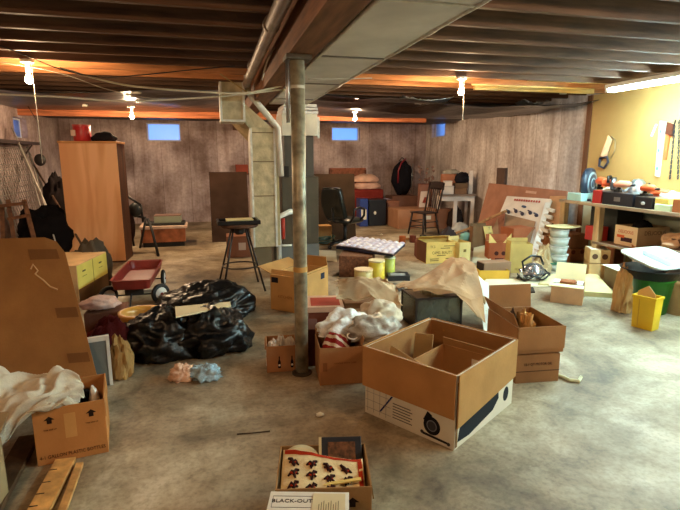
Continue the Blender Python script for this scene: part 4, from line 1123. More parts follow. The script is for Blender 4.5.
# ================================================================= BEHIND WARDROBE: CHEST AND TOOLS
p0, p1 = G(142, 248), G(186, 246)
ch, w_, d_, h_ = closed_box('low copper brown chest with a pale cloth top behind the wagon', p0, p1, .5, h=.33, name='chest', cat='chest')
MB().box(-w_/2+.02, w_/2-.02, -d_/2+.02, d_/2-.02, .0, .08).build('plinth', paint((20, 17, 18)), ch)
MB().box(-w_/2, w_/2, -d_/2, d_/2, .08, h_-.02).build('chest_body', mat('copper_lacquer', (170, 98, 62), rough=.35, var=.3, scale=8), ch, bevel=.006)
MB().box(-w_/2-.02, w_/2+.04, -d_/2-.02, d_/2+.02, h_-.019, h_+.03).build('cloth_top', cloth((206, 176, 156)), ch, bevel=.006)
q = Vector(ch.location); top = q.z + h_ + .031
r = thing('tray', 'black tray of small things on the copper brown chest', 'tray', (q.x, q.y, top))
MB().box(-w_/2+.08, w_/2-.0, -.2, .2, 0, .04).build('tray_body', paint((36, 38, 36)), r, bevel=.004)
r = thing('book_stack', 'pale green edged box lying on the black tray', 'box', (q.x+.06, q.y, top+.042))
MB().box(-.20, .24, -.14, .14, 0, .11).build('box_body', paper((146, 150, 128)), r, bevel=.004)
MB().box(-.20, .24, -.14, .14, .111, .125).build('lid', paint((120, 92, 80)), r)
o = MB().tube([AY(148, 219, 8.55), AY(152, 230, 8.4), Vector((AY(158, 249, 8.05).x, 8.03, .02))], .022, 8).build('black_rod', paint((20, 20, 22)), smooth=True)
tag(o, 'black rod leaning against the front of the copper brown chest', 'rod')
c = AY(131, 240, 8.5)
r = thing('exercise_machine', 'dark folding machine frame standing just right of the wardrobe', 'machine', (c.x, 8.5, 0))
o_ = Vector((c.x, 8.5, 0))
for a_, d_ in (((127, 196), (141, 205)), ((141, 205), (143, 222)), ((127, 205), (134, 246)), ((126, 214), (146, 218)), ((146, 218), (140, 248))):
    A_ = AY(*a_, 8.5); B_ = AY(*d_, 8.5); A_.z = max(.012, A_.z); B_.z = max(.012, B_.z)
    MB().tube([A_-o_, B_-o_], .018, 8).build('frame_tube', paint((30, 28, 30)), r, smooth=True)
c2 = AY(135, 210, 8.5) - o_; MB().ball(c2, .10, .07, .12, n=14).build('motor_housing', plastic((46, 50, 50)), r, smooth=True)
c2 = AY(130, 226, 8.5) - o_; MB().ball(c2, .08, .10, .25, n=14).build('padded_roll', cloth((54, 36, 34)), r, smooth=True)
p0, p1 = G(206, 221), G(216, 221)
sp_, w_, d_, h_ = closed_box('small black speaker by the back wall', p0, p1, .12, ytop=207, name='speaker', cat='speaker')
MB().box(-w_/2, w_/2, -d_/2, d_/2, 0, h_).build('cabinet', paint((24, 22, 24)), sp_, bevel=.004)
MB().ball((.0, -d_/2, h_*.35), .06, .01, .06, n=12).build('cone', plastic((150, 140, 130)), sp_, smooth=True)
# dark leaning panels
def board(px0, px1, ytop, ybot, Y, lean, m, label, name='wood_panel', t=.02):
    a = AY(px0, ybot, Y); c = AY(px1, ybot, Y); h = AY(px0, ytop, Y + lean).z; a.z = c.z = .003
    d = Vector((0, lean, h - .003)); off = Vector(((a.x+c.x)/2, Y, 0))
    r = thing(name, label, 'panel', tuple(off))
    MB().slab([a-off, c-off, c+d-off, a+d-off], -t).build('board', m, r)
    return r
board(212, 250, 172, 238, 9.2, .25, mat('dark_hardboard', (66, 48, 38), rough=.95, spec=.05, var=.25, scale=3), 'large dark brown board leaning between the stool and the return duct')
board(313, 356, 174, 238, 8.9, .15, mat('dark_hardboard', (58, 44, 33), rough=.95, spec=.05, var=.25, scale=3), 'large dark brown board standing behind the office chair')
c = AY(242, 172, YB-.2)
r = thing('small_crate', 'small red brown box on a wall bracket behind the dark board', 'box', (c.x, YB-.14, c.z-.03))
MB().box(-.14, .14, -.12, .12, 0, .2).build('box_body', card((150, 66, 48)), r)
MB().box(-.16, .16, -.13, .135, -.03, -.001).build('bracket_shelf', wood((90, 60, 44)), r)
tb = Carton('reddish brown carton with a white label seen through the stool legs', (227, 258), (251, 257), .35, ytop=237, col=(140, 88, 62), closed=True)
tb.patch('f', tb.w*.5, tb.w*.8, tb.h*.35, tb.h*.7, paper((206, 186, 170)), 'label_patch')

# stool with tray
zc = .70
c = G(239, 286); cc = Vector((G(241, 286).x, G(241, 286).y-.12, 0))
st = thing('stool', 'dark round stool with splayed metal legs', 'stool', tuple(cc)); st.scale = (1, 1, 1.07)
M_SL = paint((34, 26, 24), .45)
MB().lathe([(.001, .68), (.20, .68), (.215, .69), (.215, .705), (.20, .715), (.001, .715)], 32).build('seat', wood((92, 62, 44), (4, 4, 4)), st, smooth=False)
for k in range(4):
    a = radians(50 + 90*k); 
    MB().tube([(.10*cos(a), .10*sin(a), .69), (.335*cos(a), .335*sin(a), .006)], .011, 8).build('leg', M_SL, st, smooth=True)
MB().tube([(.205*cos(t*pi/12), .205*sin(t*pi/12), .26) for t in range(25)], .008, 8).build('foot_ring', M_SL, st, smooth=True)
MB().lathe([(.04, .60), (.06, .62), (.06, .675), (.001, .679)], 16).build('swivel', M_SL, st)
r = thing('serving_tray', 'black tray resting on the stool', 'tray', (cc.x-.01, cc.y, .767), .05)
b = MB(); b.box(-.21, .21, -.15, .15, 0, .012); b.box(-.235, .235, -.16, -.15, .0, .045); b.box(-.235, .235, .15, .16, .0, .045); b.box(-.235, -.21, -.15, .15, 0, .045); b.box(.21, .235, -.15, .15, 0, .045)
b.build('tray_body', paint((22, 20, 20), .4), r, bevel=.003)
r = thing('book', 'cream paperbound book lying in the tray on the stool', 'book', (cc.x-.0, cc.y, .781), .05)
MB().box(-.14, .15, -.10, .10, 0, .03).build('pages', paper((216, 200, 150)), r, bevel=.003)
MB().box(-.145, .155, -.105, .105, .0305, .036).build('cover', paper((206, 190, 140)), r)

# ================================================================= MIDDLE: QUILT, TINS, PAPERS
p0, p1 = G(339, 277), G(372, 278)
wc = Carton('brown woven looking crate carrying the folded quilt', p0, p1, .55, h=.27, col=mat('wicker', (124, 78, 50), rough=.8, var=.35, scale=30, bump=.5, bscale=60), closed=True, name='crate', cat='crate')
zq = .285
Q = [G(336, 249, zq), G(393, 257, zq), G(405, 246, zq), G(353, 241, zq)]
cq = (Q[0]+Q[1]+Q[2]+Q[3])/4
o = MB().slab([p + Vector((0, 0, .0)) for p in Q], .035).build('storage_lid', plastic((40, 42, 66)), bevel=.005)
tag(o, 'flat navy bin lid on the brown crate under the quilt', 'lid')
M_QU = world_mat('quilted_fabric', lambda nt, b: quilt(nt, b)) if False else None
def quilt(nt, b):
    N = nt.nodes; L = nt.links; tc = N.new('ShaderNodeTexCoord')
    v = N.new('ShaderNodeTexVoronoi'); v.inputs['Scale'].default_value = 9; L.new(tc.outputs['Object'], v.inputs['Vector'])
    r_ = N.new('ShaderNodeValToRGB'); r_.color_ramp.elements[0].position = .2; r_.color_ramp.elements[0].color = rgb((236, 232, 236))
    r_.color_ramp.elements[1].position = .55; r_.color_ramp.elements[1].color = rgb((196, 190, 212))
    L.new(v.outputs['Distance'], r_.inputs['Fac']); L.new(r_.outputs[0], b.inputs['Base Color']); b.inputs['Roughness'].default_value = .8
M_QU = world_mat('quilted_fabric', quilt)
def qf(u, v):
    p = Q[0]*(1-u)*(1-v)+Q[1]*u*(1-v)+Q[2]*u*v+Q[3]*(1-u)*v
    return Vector((p.x, p.y, zq+.045+.025*abs(sin(u*28)*sin(v*14))*(1 if 0 < u < 1 and 0 < v < 1 else 0)+.01*sin(u*5)))
o = MB().grid(qf, 70, 40).build('quilt', M_QU, smooth=True, solid=.012); tag(o, 'folded lavender and white quilt on the brown crate', 'quilt')
def tin(px, py, rad, h, col, lid, label, group='yellow tins by the quilt', name='tin_can'):
    p = G(px, py); r = thing(name, label, 'tin', (p.x, p.y+rad, 0), 0, group)
    MB().lathe([(rad*.97, .002), (rad, .01), (rad, h-.015)], 28).build('can_body', mat('tin_print', col, rough=.4, var=.15), r, smooth=True)
    MB().lathe([(rad*1.04, h-.02), (rad*1.04, h-.002), (rad*.98, h), (.001, h)], 28).build('lid', plastic(lid, .5), r)
    return r
tin(379, 283, .10, .27, (212, 186, 60), (216, 204, 160), 'tall yellow tin with a cream lid in front of the crate')
tin(366, 287, .11, .20, (204, 180, 116), (224, 196, 150), 'shorter cream and yellow tub left of the tall yellow tin')
tin(391, 277, .075, .25, (196, 204, 90), (206, 208, 170), 'yellow green tin behind and right of the tall yellow tin')
for k, (a_, d_, dd, hh, col, lab) in enumerate((((375, 290), (398, 293), .22, .05, (30, 30, 34), 'black flat case on the floor right of the yellow tins'),
                                  ((388, 281), (410, 281), .24, .06, (44, 46, 52), 'dark grey book lying behind the black flat case'))):
    r_, w_, d_, h_ = closed_box(lab, a_, d_, dd, h=hh, name='flat_case', cat='case')
    MB().box(-w_/2, w_/2, -d_/2, d_/2, 0, h_).build('case_body', plastic(col), r_, bevel=.004)
    MB().box(-w_/2+.04, w_/2-.05, -d_/2+.04, d_/2-.08, h_, h_+.002).build('pale_print', paper((170, 170, 170)), r_)
def floor_sheet(pix, col, label, name='paper_sheet', t=.003, z=.002, cat='paper', wob=.0):
    q = [G(x, y, z) for x, y in pix]
    if wob: q = [p + Vector((0, 0, wob*k)) for k, p in zip((0, .3, 1, .5), q)]
    b = MB().slab(q, t); o = b.build(name, paper(col) if cat != 'cardboard' else card(col)); return tag(o, label, cat)
floor_sheet([(312, 259), (337, 262), (336, 251), (316, 250)], (214, 206, 180), 'pale paper sheet on the floor behind the printed brown box')
# hose
c = G(323, 246)
r = thing('garden_hose', 'coiled dark green hose on the floor beside the furnace', 'hose', (c.x, c.y+.25, 0))
b = MB(); pts = []
for k in range(150):
    a = k*.22; pts.append(((.24+.03*sin(k*.3))*cos(a), (.22+.02*cos(k*.5))*sin(a), .016 + .00095*k + .01*abs(sin(k*.7))))
b.tube(pts, .013, 7); b.build('hose_coil', plastic((34, 58, 48), .45), r, smooth=True)
MB().tube([pts[-1], (pts[-1][0]+.05, pts[-1][1]+.02, pts[-1][2]+.01)], .018, 8).build('brass_fitting', metal((190, 150, 80), .4), r)

# candle-coloured carton group
cb = Carton('yellow carton printed CAMEL in the middle of the far floor', (426, 264), (457, 262.5), .36, ytop=243, col=(216, 182, 92), flaps={'b': (-60, .10), 'f': (172, .01)})
cb.text('f', 'CAMEL BEAUTY', .060, cb.w*.5, cb.h*.50, (62, 48, 26), sx=.72)
cb.text('f', 'TCS', .050, cb.w*.2, cb.h*.79, (62, 48, 26), sx=.9)
for u0, v0, w0 in ((.55, .80, .36), (.45, .70, .30), (.12, .20, .28), (.62, .20, .3), (.12, .12, .28), (.34, .36, .28)):
    cb.patch('f', cb.w*u0, cb.w*(u0+w0), cb.h*v0, cb.h*(v0+.035), ink((80, 62, 34)), 'printed_lines')
MB().box(-cb.w/2-.004, -cb.w/2-.001, -cb.d/2, cb.d/2, .01, cb.h).build('side_print', card((120, 74, 50)), cb.root)
Carton('small red brown carton tucked behind the yellow carton at its left', (417, 259), (428, 259), .3, ytop=243, col=(120, 66, 48), closed=True)
c2_ = Carton('narrow pale yellow carton right of the yellow printed carton', (459, 264), (470, 263), .30, ytop=243, col=(216, 194, 120), flaps={'b': (10, .05)})
c2_.patch('f', c2_.w*.35, c2_.w*.6, c2_.h*.55, c2_.h*.68, ink((130, 110, 60)), 'printed_mark')
lump(tuple(G(463, 262) + Vector((0, .52, 0))), .2, .16, .3, 99, cloth((60, 50, 50)), 'dark_bundle', 'dark bundle behind the narrow pale yellow carton', 'bundle', n=28)
floor_sheet([(472, 263), (491, 264), (490, 250), (474, 249)], (206, 208, 184), 'pale greenish paper sheet leaning right of the narrow carton', wob=.12)
r_, w_, d_, h_ = closed_box('paper grocery bag, brown, standing behind the red face-printed box', (472, 251), (488, 251), .2, ytop=226, name='paper_bag', cat='bag')
MB().grid(lambda u, v: Vector(((u-.5)*w_, -d_/2+.01*sin(u*9)*v, v*h_*(1+.06*sin(u*12)))), 14, 10).build('bag_front', card((126, 92, 60)), r_, solid=.004)
MB().grid(lambda u, v: Vector(((u-.5)*w_, d_/2, v*h_*1.05)), 8, 8).build('bag_back', card((126, 92, 60)), r_, solid=.004)
for sx in (-1, 1): MB().box(sx*w_/2-.002, sx*w_/2+.002, -d_/2, d_/2, 0, h_*.97).build('bag_side', card((116, 84, 54)), r_)
rf = Carton('red carton with a dark face print and raised yellow flaps', (488, 262), (510, 262), .2, ytop=243, col=(168, 86, 48), flaps={'b': (5, .10)})
M_YF = card((226, 200, 116))
for s_ in (-1, 1):
    MB().prism([(s_*rf.w/2, rf.h), (s_*rf.w/2, rf.h+.14), (s_*rf.w*.15, rf.h)][::s_], -.003, .003, Matrix.Translation((0, -rf.d/2+.01, 0)) @ Matrix.Rotation(pi/2, 4, 'X')).build('flap', M_YF, rf.root)
for u in (.36, .68): rf.poly('f', circ(rf.w*u, rf.h*.45, .032, 14), ink((70, 34, 30)), 'printed_mark')
rf.patch('f', rf.w*.3, rf.w*.7, rf.h*.12, rf.h*.2, ink((90, 40, 34)), 'printed_mark')
yf = thing('cardboard_flap', 'tall pale yellow cardboard piece standing behind the red face-printed box', 'cardboard', tuple(G(489, 252)), .1)
hz = AD(489, 227, Vector(yf.location)).z
MB().slab([(-.02, 0, 0), (.14, 0, 0), (.09, .1, hz), (-.07, .1, hz)], .006).build('flap_board', M_YF, yf)
MB().box(.0, .05, .03, .034, hz*.7, hz*.76).build('printed_mark', ink((130, 120, 70)), yf)
yb2 = Carton('tall open mustard yellow carton under the leaning flat cartons', (509, 273), (531, 273), .2, ytop=244, col=(190, 160, 84), flaps={'b': (0, .05), 'l': (-8, .03)})
yb2.text('f', 'FRAGILE', .05, yb2.w*.5, yb2.h*.12, (120, 96, 44), sx=.8)
rs = Carton('rust red carton between the mustard carton and the leaning white carton', (512, 258), (535, 256), .3, ytop=229, col=(172, 94, 56), closed=True)
nb, w_, d_, h_ = closed_box('shallow mustard yellow tray box on the floor before the red carton', (479, 280), (509, 280), .30, h=.12, name='shallow_box')
b = MB(); t = .006; b.box(-w_/2, w_/2, -d_/2, d_/2, 0, t)
b.box(-w_/2, w_/2, -d_/2, -d_/2+t, t, h_); b.box(-w_/2, w_/2, d_/2-t, d_/2, t, h_); b.box(-w_/2, -w_/2+t, -d_/2+t, d_/2-t, t, h_); b.box(w_/2-t, w_/2, -d_/2+t, d_/2-t, t, h_)
b.build('tray_walls', card((216, 166, 50)), nb)
q = Vector(nb.location)
r = thing('book', 'thick grey brown book standing in the shallow mustard tray box', 'book', (q.x+.03, q.y, .008))
MB().box(-.18, .20, -.09, .09, 0, .20).build('cover', paint((146, 112, 86)), r, bevel=.004)
MB().box(-.188, -.18, -.08, .08, .01, .19).build('page_edge', paper((60, 50, 44)), r)
floor_sheet([(478, 288), (548, 287), (545, 279), (486, 280)], (226, 218, 186), 'long cream poster board flat on the floor before the mustard cartons', t=.012)
floor_sheet([(488, 294), (535, 293), (533, 288), (490, 289)], (54, 48, 42), 'dark board on the floor in front of the cream poster board', t=.015, cat='board', name='dark_board')
floor_sheet([(528, 287), (556, 285), (550, 277), (530, 280)], (196, 204, 190), 'pale sheet on the floor below the silver kettle', t=.01)
floor_sheet([(538, 285), (556, 286), (557, 275), (546, 276)], (214, 196, 140), 'tan card sheet beside the open cream-flapped carton', t=.02, z=.014, cat='cardboard')
# ================================================================= RIGHT MIDDLE
# kettle / helmet, plastic tubs
p = G(539, 283)
r = thing('kettle', 'round silver kettle with black handle on the floor', 'kettle', (p.x, p.y+.14, 0))
M_CHR = metal((190, 190, 195), .18)
MB().lathe([(.001, .003), (.12, .003), (.155, .06), (.15, .12), (.11, .19), (.05, .22), (.001, .225)], 28).build('kettle_body', M_CHR, r, smooth=True)
MB().tube([(-.13, -.02, .12), (-.17, -.02, .25), (-.05, -.02, .32), (.08, -.02, .30), (.13, -.02, .2)], .014, 8).build('handle', plastic((20, 20, 22)), r, smooth=True)
MB().tube([(-.12, -.05, .05), (-.22, -.10, .10), (-.26, -.12, .18)], [.035, .022, .016], 10).build('spout', M_CHR, r, smooth=True)
b = MB()
for k in range(5):
    a = k*1.2; b.tube([(.20*cos(a+t*.25), .16*sin(a+t*.25)-.02, .02+.02*k+.03*sin(t)) for t in range(10)], .010, 6)
b.build('cord', plastic((26, 26, 28)), r, smooth=True)
p = G(562, 272)
M_TUBC = mat('clear_tub', (196, 204, 196), rough=.25, var=.1)
for k in range(5):
    z0 = .003 + .115*k
    r = thing('plastic_tub', 'clear plastic food tub, %s of the stack behind the cream-flapped carton' % ('lowest', 'second from the bottom', 'third from the bottom', 'second from the top', 'topmost')[k], 'tub', (p.x+.01*(k % 2), p.y+.12, z0), 0, 'stacked plastic tubs')
    MB().lathe([(.11, 0), (.125, .095), (.12, .095), (.105, .01), (.001, .01)], 24).build('tub_body', M_TUBC, r, smooth=True)
    MB().lathe([(.132, .095), (.132, .108), (.001, .110)], 24).build('lid', plastic((206, 206, 196) if k != 0 else (70, 150, 120)), r)
q = AY(566, 233, 7.1)
r = thing('oval_platter', 'long cream platter on top of the plastic tub stack', 'platter', (p.x+.06, p.y+.12, .58))
MB().lathe([(.001, 0), (.12, 0), (.17, .022), (.165, .026), (.11, .008), (.001, .008)], 32, sx=1.45).build('platter_dish', plastic((226, 212, 156)), r, smooth=True)
for k, (x, y, sx_, col, lab) in enumerate(((541, 262, .13, (186, 160, 120), 'crumpled tan paper beside the mustard carton'), (545, 250, .12, (196, 174, 134), 'crumpled pale paper heap behind the silver kettle'), (549, 240, .10, (150, 100, 66), 'brown crumpled paper beside the tub stack'))):
    P_ = AY(x, y, G(541, 275).y + .12 + .15*k)
    lump((P_.x, P_.y, 0), sx_, .12, P_.z*.75 + .03, 110+k, paper(col), 'packing_paper', lab, 'packing paper', n=24, rid=.3, smooth=False)

# open carton with cream flaps
oc = Carton('tan carton with cream inner flaps spread open, in the clear floor at right', (550, 302), (582, 306), .34, ytop=286, col=(196, 146, 98))
M_CF = card((232, 216, 160))
oc.flap('b', 28, .20, M_CF); oc.flap('l', 100, .03, M_CF)
MB().box(-oc.w/2, oc.w/2, -oc.d/2, -oc.d/2+.13, oc.h+.001, oc.h+.006).build('flap', M_CF, oc.root)
MB().box(-oc.w/2+.07, oc.w/2-.09, -oc.d/2+.14, oc.d/2-.06, .05, oc.h+.03).build('foam_insert', card((150, 84, 48)), oc.root, bevel=.004)
for x in (-oc.w/2+.035, oc.w/2-.045): MB().box(x-.03, x+.03, -oc.d/2+.14, oc.d/2-.03, .02, oc.h+.015).build('foam_insert', paper((230, 228, 220)), oc.root)
floor_sheet([(584, 296), (614, 298), (596, 277), (578, 279)], (222, 206, 140), 'flattened yellow cream cardboard on the floor right of the open tan carton', 'flattened_carton', t=.05, z=.004, cat='cardboard')
# cartons before the shelves
k1 = Carton('plain tan carton under the stamped white-topped carton by the bench shelf', (588, 278), (608, 279), .3, ytop=264, col=(190, 146, 92), closed=True, z=0)
t1 = k1.z + k1.h + .012
k2 = Carton('tan carton with two dark stamps and a white top near the bench shelf', Vector((k1.at(-k1.w/2, -k1.d/2).x, k1.at(-k1.w/2, -k1.d/2).y, t1)), Vector((k1.at(k1.w/2, -k1.d/2).x, k1.at(k1.w/2, -k1.d/2).y, t1)), .3, h=.17, col=(196, 154, 100), closed=True)
for u in (.25, .75): k2.poly('f', circ(k2.w*u, k2.h*.5, .035, 14), ink((90, 62, 44)), 'round_stamp')
k2.patch('t', .01, k2.w-.01, .01, .28, paper((226, 220, 200)), 'white_top')
k3 = Carton('reddish tan carton with round stamps beside the plastic tub stack', Vector((AY(568, 275, 6.15).x, 6.15, 0)), Vector((AY(584, 275, 6.15).x, 6.15, 0)), .4, h=AY(570, 250, 6.15).z, col=(190, 122, 78), closed=True)
for u in (.2, .75): k3.poly('f', circ(k3.w*u, k3.h*.8, .035, 14), ink((120, 60, 40)), 'round_stamp')
t3 = k3.h + .014
k4 = Carton('plain reddish brown carton stacked on the stamped carton beside the tubs', Vector((k3.at(-k3.w/2+.02, -.17).x, k3.at(-k3.w/2, -.17).y, t3)), Vector((k3.at(k3.w/2+.08, -.17).x, k3.at(k3.w/2, -.17).y, t3)), .34, h=.20, col=(160, 106, 72), closed=True)
dk = Carton('dark olive carton with a white paper top before the bench shelf', (603, 284), (622, 293), .36, ytop=266, col=(112, 96, 70), closed=True)
MB().slab([(-dk.w/2-.04, -dk.d/2-.02, dk.h+.006), (dk.w/2+.04, -dk.d/2-.02, dk.h+.006), (dk.w/2+.04, dk.d/2, dk.h+.012), (-dk.w/2-.02, dk.d/2, dk.h+.012)], .006).build('white_sheet', paper((222, 222, 206)), dk.root)
kk = Carton('orange brown carton under the bench shelf behind the dark olive carton', Vector((AY(611, 290, 5.5).x, 5.5, 0)), Vector((AY(633, 290, 5.5).x, 5.5, 0)), .28, h=.40, col=(176, 104, 60), closed=True)
kk.patch('f', kk.w*.45, kk.w*.75, kk.h*.5, kk.h*.7, paper((214, 170, 140)), 'label_patch')

# yellow bin
p0, p1 = G(630, 326), G(652, 332)
yb_, w_, d_, h_ = closed_box('yellow rectangular wastebasket with folded brown paper sticking out', p0, p1, .13, h=.30, name='wastebasket', cat='bin')
M_YEL = mat('yellow_plastic', (226, 186, 30), rough=.4, var=.06)
def taper(w0, d0, w1, d1, h, t=.004):
    b = MB(); pr = [(1, 0), (1, 0)]
    rings = []
    for (w, d, z) in ((w0, d0, 0), (w1, d1, h), (w1+.012, d1+.012, h), (w1+.012, d1+.012, h-.02)):
        rings.append([(-w/2, -d/2, z), (w/2, -d/2, z), (w/2, d/2, z), (-w/2, d/2, z)])
    for (w, d, z) in ((w1-.008, d1-.008, h), (w0-.008, d0-.008, .008)):
        rings.append([(-w/2, -d/2, z), (w/2, -d/2, z), (w/2, d/2, z), (-w/2, d/2, z)])
    vs = []; fs = []
    def join(a, c):
        n = len(vs); vs.extend(a); vs.extend(c)
        for i in range(4): fs.append([n+i, n+(i+1) % 4, n+4+(i+1) % 4, n+4+i])
    join(rings[0], rings[1]); join(rings[1], rings[2]); join(rings[2], rings[3]); join(rings[4], rings[1]); join(rings[5], rings[4])
    n = len(vs); vs.extend(rings[0]); fs.append([n+3, n+2, n+1, n]); n = len(vs); vs.extend(rings[5]); fs.append([n, n+1, n+2, n+3])
    return b.add(vs, fs)
taper(w_*.92, d_*.9, w_*1.03, d_*1.05, h_).build('bin_body', M_YEL, yb_)
MB().tube([(-w_*.2, -d_*.46, .02), (-w_*.2, -d_*.52, h_*.9)], .004, 6).build('side_rib', mat('yellow_plastic', (206, 160, 20), rough=.4), yb_)
q = Vector(yb_.location)
r = thing('folded_paper', 'brown paper folded to a point standing in the yellow wastebasket', 'paper', (q.x-.02, q.y, .02), yb_.rotation_euler.z)
MB().prism([(-.07, .1), (.06, .1), (.07, .30), (.0, .37), (-.08, .31)], -.004, .004, Matrix.Translation((0, -.03, 0)) @ Matrix.Rotation(radians(82), 4, 'X')).build('paper_sheet', paper((196, 152, 110)), r)
# green tub, tray on top
p = G(660, 318)
r = thing('green_tub', 'dark green plastic tub behind the yellow wastebasket', 'tub', (p.x+.08, p.y+.20, 0))
MB().lathe([(.14, .002), (.18, .33), (.192, .33), (.192, .35), (.175, .35), (.135, .01), (.001, .01)], 32).build('tub_body', mat('green_plastic', (44, 122, 34), rough=.4), r, smooth=True)
q = Vector(r.location)
r = thing('black_pan', 'black oval roasting pan resting on the green tub', 'pan', (q.x-.02, q.y, .352), .1)
MB().lathe([(.001, 0), (.20, 0), (.26, .09), (.275, .095), (.27, .10), (.25, .095), (.19, .01), (.001, .01)], 32, sx=1.15).build('pan_body', paint((24, 26, 30), .35), r, smooth=True)
r = thing('divided_tray', 'large white divided plastic tray lying on the black pan', 'tray', (q.x+.04, q.y, .50), .1)
r.rotation_euler.x = radians(13)
M_WP = mat('white_plastic', (216, 232, 232), rough=.35, var=.04)
b = MB(); w1, d1, w2, d2, hh = .24, .17, .31, .24, .05
vs = []; fs = []
rings = [rr(w1, d1, .06, .0), rr(w2-.03, d2-.03, .09, hh), rr(w2, d2, .10, hh), rr(w2, d2, .10, hh-.012), ]
n_ = len(rings[0])
for rg in rings: vs += rg
for i in range(3):
    for j in range(n_): fs.append([i*n_+j, i*n_+(j+1) % n_, (i+1)*n_+(j+1) % n_, (i+1)*n_+j])
fs.append(list(range(n_))[::-1]); b.add(vs, fs); b.build('tray_body', M_WP, r, solid=.004)
MB().box(-.006, .006, -.19, .19, .002, .05).build('divider', M_WP, r)
MB().box(.012, .24, .0, .012, .002, .05).build('divider', M_WP, r)
MB().box(.04, .2, -.14, -.03, .003, .012).build('paper_insert', paper((190, 220, 214)), r)
lump((q.x-.29, q.y+.06, 0), .07, .10, .34, 120, mat('kraft_paper', (190, 150, 96), rough=.8, bump=.2), 'paper_sack', 'tall tan paper sack standing left of the green tub', 'bag', n=36, rid=.15, smooth=False)
c = G(676, 316)
rc = thing('cardboard_drum', 'round tan cardboard drum at the right picture edge', 'drum', (c.x+.17, c.y+.1, 0))
MB().lathe([(.19, .002), (.19, .30), (.195, .30), (.195, .33), (.001, .33)], 32).build('drum_body', card((196, 158, 110)), rc, smooth=True)
lump((c.x+.17, c.y+.1, .33), .16, .14, .09, 121, M_BAGC, 'plastic_bag', 'pale plastic bag on the cardboard drum at the right edge', 'bag', n=32, rid=.2)
a_, c_ = AY(648, 250, 4.75), AY(640, 290, 4.5); 
o = MB().bar((a_.x+.02, 5.02, .66), (c_.x+.0, 4.60, .30), .055, .012).build('wooden_stick', wood((190, 130, 80), (6, 6, 6))); tag(o, 'short brown wooden slat slanting up from the white tray to the lower shelf', 'slat')

# ---- floor bits
for k, (x, y, s_, col, lab) in enumerate(((523, 459-70, .03, (206, 196, 170), ''),)): pass
p = G(568, 378)
o = MB().tube([G(558, 375, .012), G(564, 377, .016), G(570, 380, .012), G(579, 381, .014), G(581, 377, .012)], .012, 6).build('paper_curl', paper((216, 216, 180)))
tag(o, 'curled strip of cream paper on the floor right of the motor oil carton', 'paper')
for k, (x, y, s_, lab) in enumerate(((345, 383, .018, 'small white paper scrap in front of the red cloth box'), (320, 416, .016, 'tiny pale chip on the bare floor between post and front box'))):
    lump(tuple(G(x, y)), s_*1.5, s_, s_, 130+k, paper(), 'paper_scrap', lab, 'paper scrap', n=12, smooth=False)
o = MB().tube([G(237, 434, .003), G(252, 433, .003), G(270, 431, .003)], .0035, 5).build('twig', plastic((60, 44, 30), .8)); tag(o, 'thin dark twig lying on the bare floor left of the front box', 'twig')

# ================================================================= LEANING FLAT CARTONS
def lean(q, m, label, name, cat='cardboard', t=.02):
    """q: BL, BR, TR, TL world points of a flattened carton leaning on the right wall"""
    off = Vector(((q[0].x+q[1].x)/2, (q[0].y+q[1].y)/2, min(p.z for p in q)))
    r = thing(name, label, cat, tuple(off))
    q = [p-off for p in q]
    n_ = (q[1]-q[0]).cross(q[3]-q[0]).normalized()
    if n_.x > 0: n_ = -n_
    s_ = -1 if (q[1]-q[0]).cross(q[3]-q[0]).dot(n_) > 0 else 1
    MB().slab(q, s_*t).build('flat_carton', m, r)
    def pt(u, v, s=.002):
        return q[0]*(1-u)*(1-v)+q[1]*u*(1-v)+q[2]*u*v+q[3]*(1-u)*v + n_*s
    return r, pt
def lift_(p, z=.004): return Vector((p.x, p.y, z))
lc, pt = lean([lift_(G(474, 237)), lift_(G(552, 258)), AX(567, 191, 5.24), AX(489, 183, 5.24)], card((172, 116, 90)), 'big reddish brown flattened carton leaning on the right wall', 'flattened_carton', t=.03)
MB().slab([pt(.55, .90), pt(.68, .90), pt(.68, .94), pt(.55, .94)], .002).build('label_patch', paper((206, 170, 150)), lc)
l2, pt2 = lean([lift_(G(536, 262)), lift_(G(553, 266)), AX(566, 196, 5.20), AX(550, 196, 5.20)], card((196, 140, 92)), 'lit right part of the big flattened carton, painted as an orange tan sheet', 'flattened_carton', t=.01)  # thin sheet in lighter orange paints the lit right part of the carton
MB().ball(pt2(.55, .55, .004), .012, .03, .03, n=10).build('hand_hole', ink((60, 36, 28)), l2)
lw, ptw = lean([lift_(G(484, 250)), lift_(G(531, 263)), AX(551, 199, 5.08), AX(507, 196, 5.08)], paper((232, 224, 214)), 'white carton with red writing and tool pictures leaning on the flattened carton', 'printed_carton', cat='box', t=.04)
MB().slab([ptw(-.0, .05, .012), ptw(.90, .02, .012), ptw(.86, .60, .012), ptw(.03, .66, .012)], .010).build('brown_flap', card((158, 122, 90)), lw)
MB().slab([ptw(.26, .22, .014), ptw(.46, .22, .014), ptw(.48, .54, .014), ptw(.30, .56, .014)], .002).build('paper_label', paper((214, 214, 220)), lw)
b = MB()
for u in (.20, .36, .52, .68, .82):
    c = ptw(u, .72 + .02*sin(u*20), .004); b.ball(c, .012, .05, .035, n=12); b.ball(c + Vector((0, .05, .03)), .012, .03, .012, n=8)
b.build('tool_picture', ink((70, 70, 92)), lw)
MB().ball(ptw(.50, .83, .004), .008, .07, .022, n=14).build('oval_emblem', ink((80, 96, 130)), lw)
b = MB()
for k in range(11):
    u = .22+.055*k; b.slab([ptw(u, .92, .003), ptw(u+.035, .92, .003), ptw(u+.035, .955, .003), ptw(u, .955, .003)], .002)
b.build('red_lettering', ink((186, 66, 52)), lw)
A_, B_ = G(533, 258, .06), AX(548, 203, 5.02)
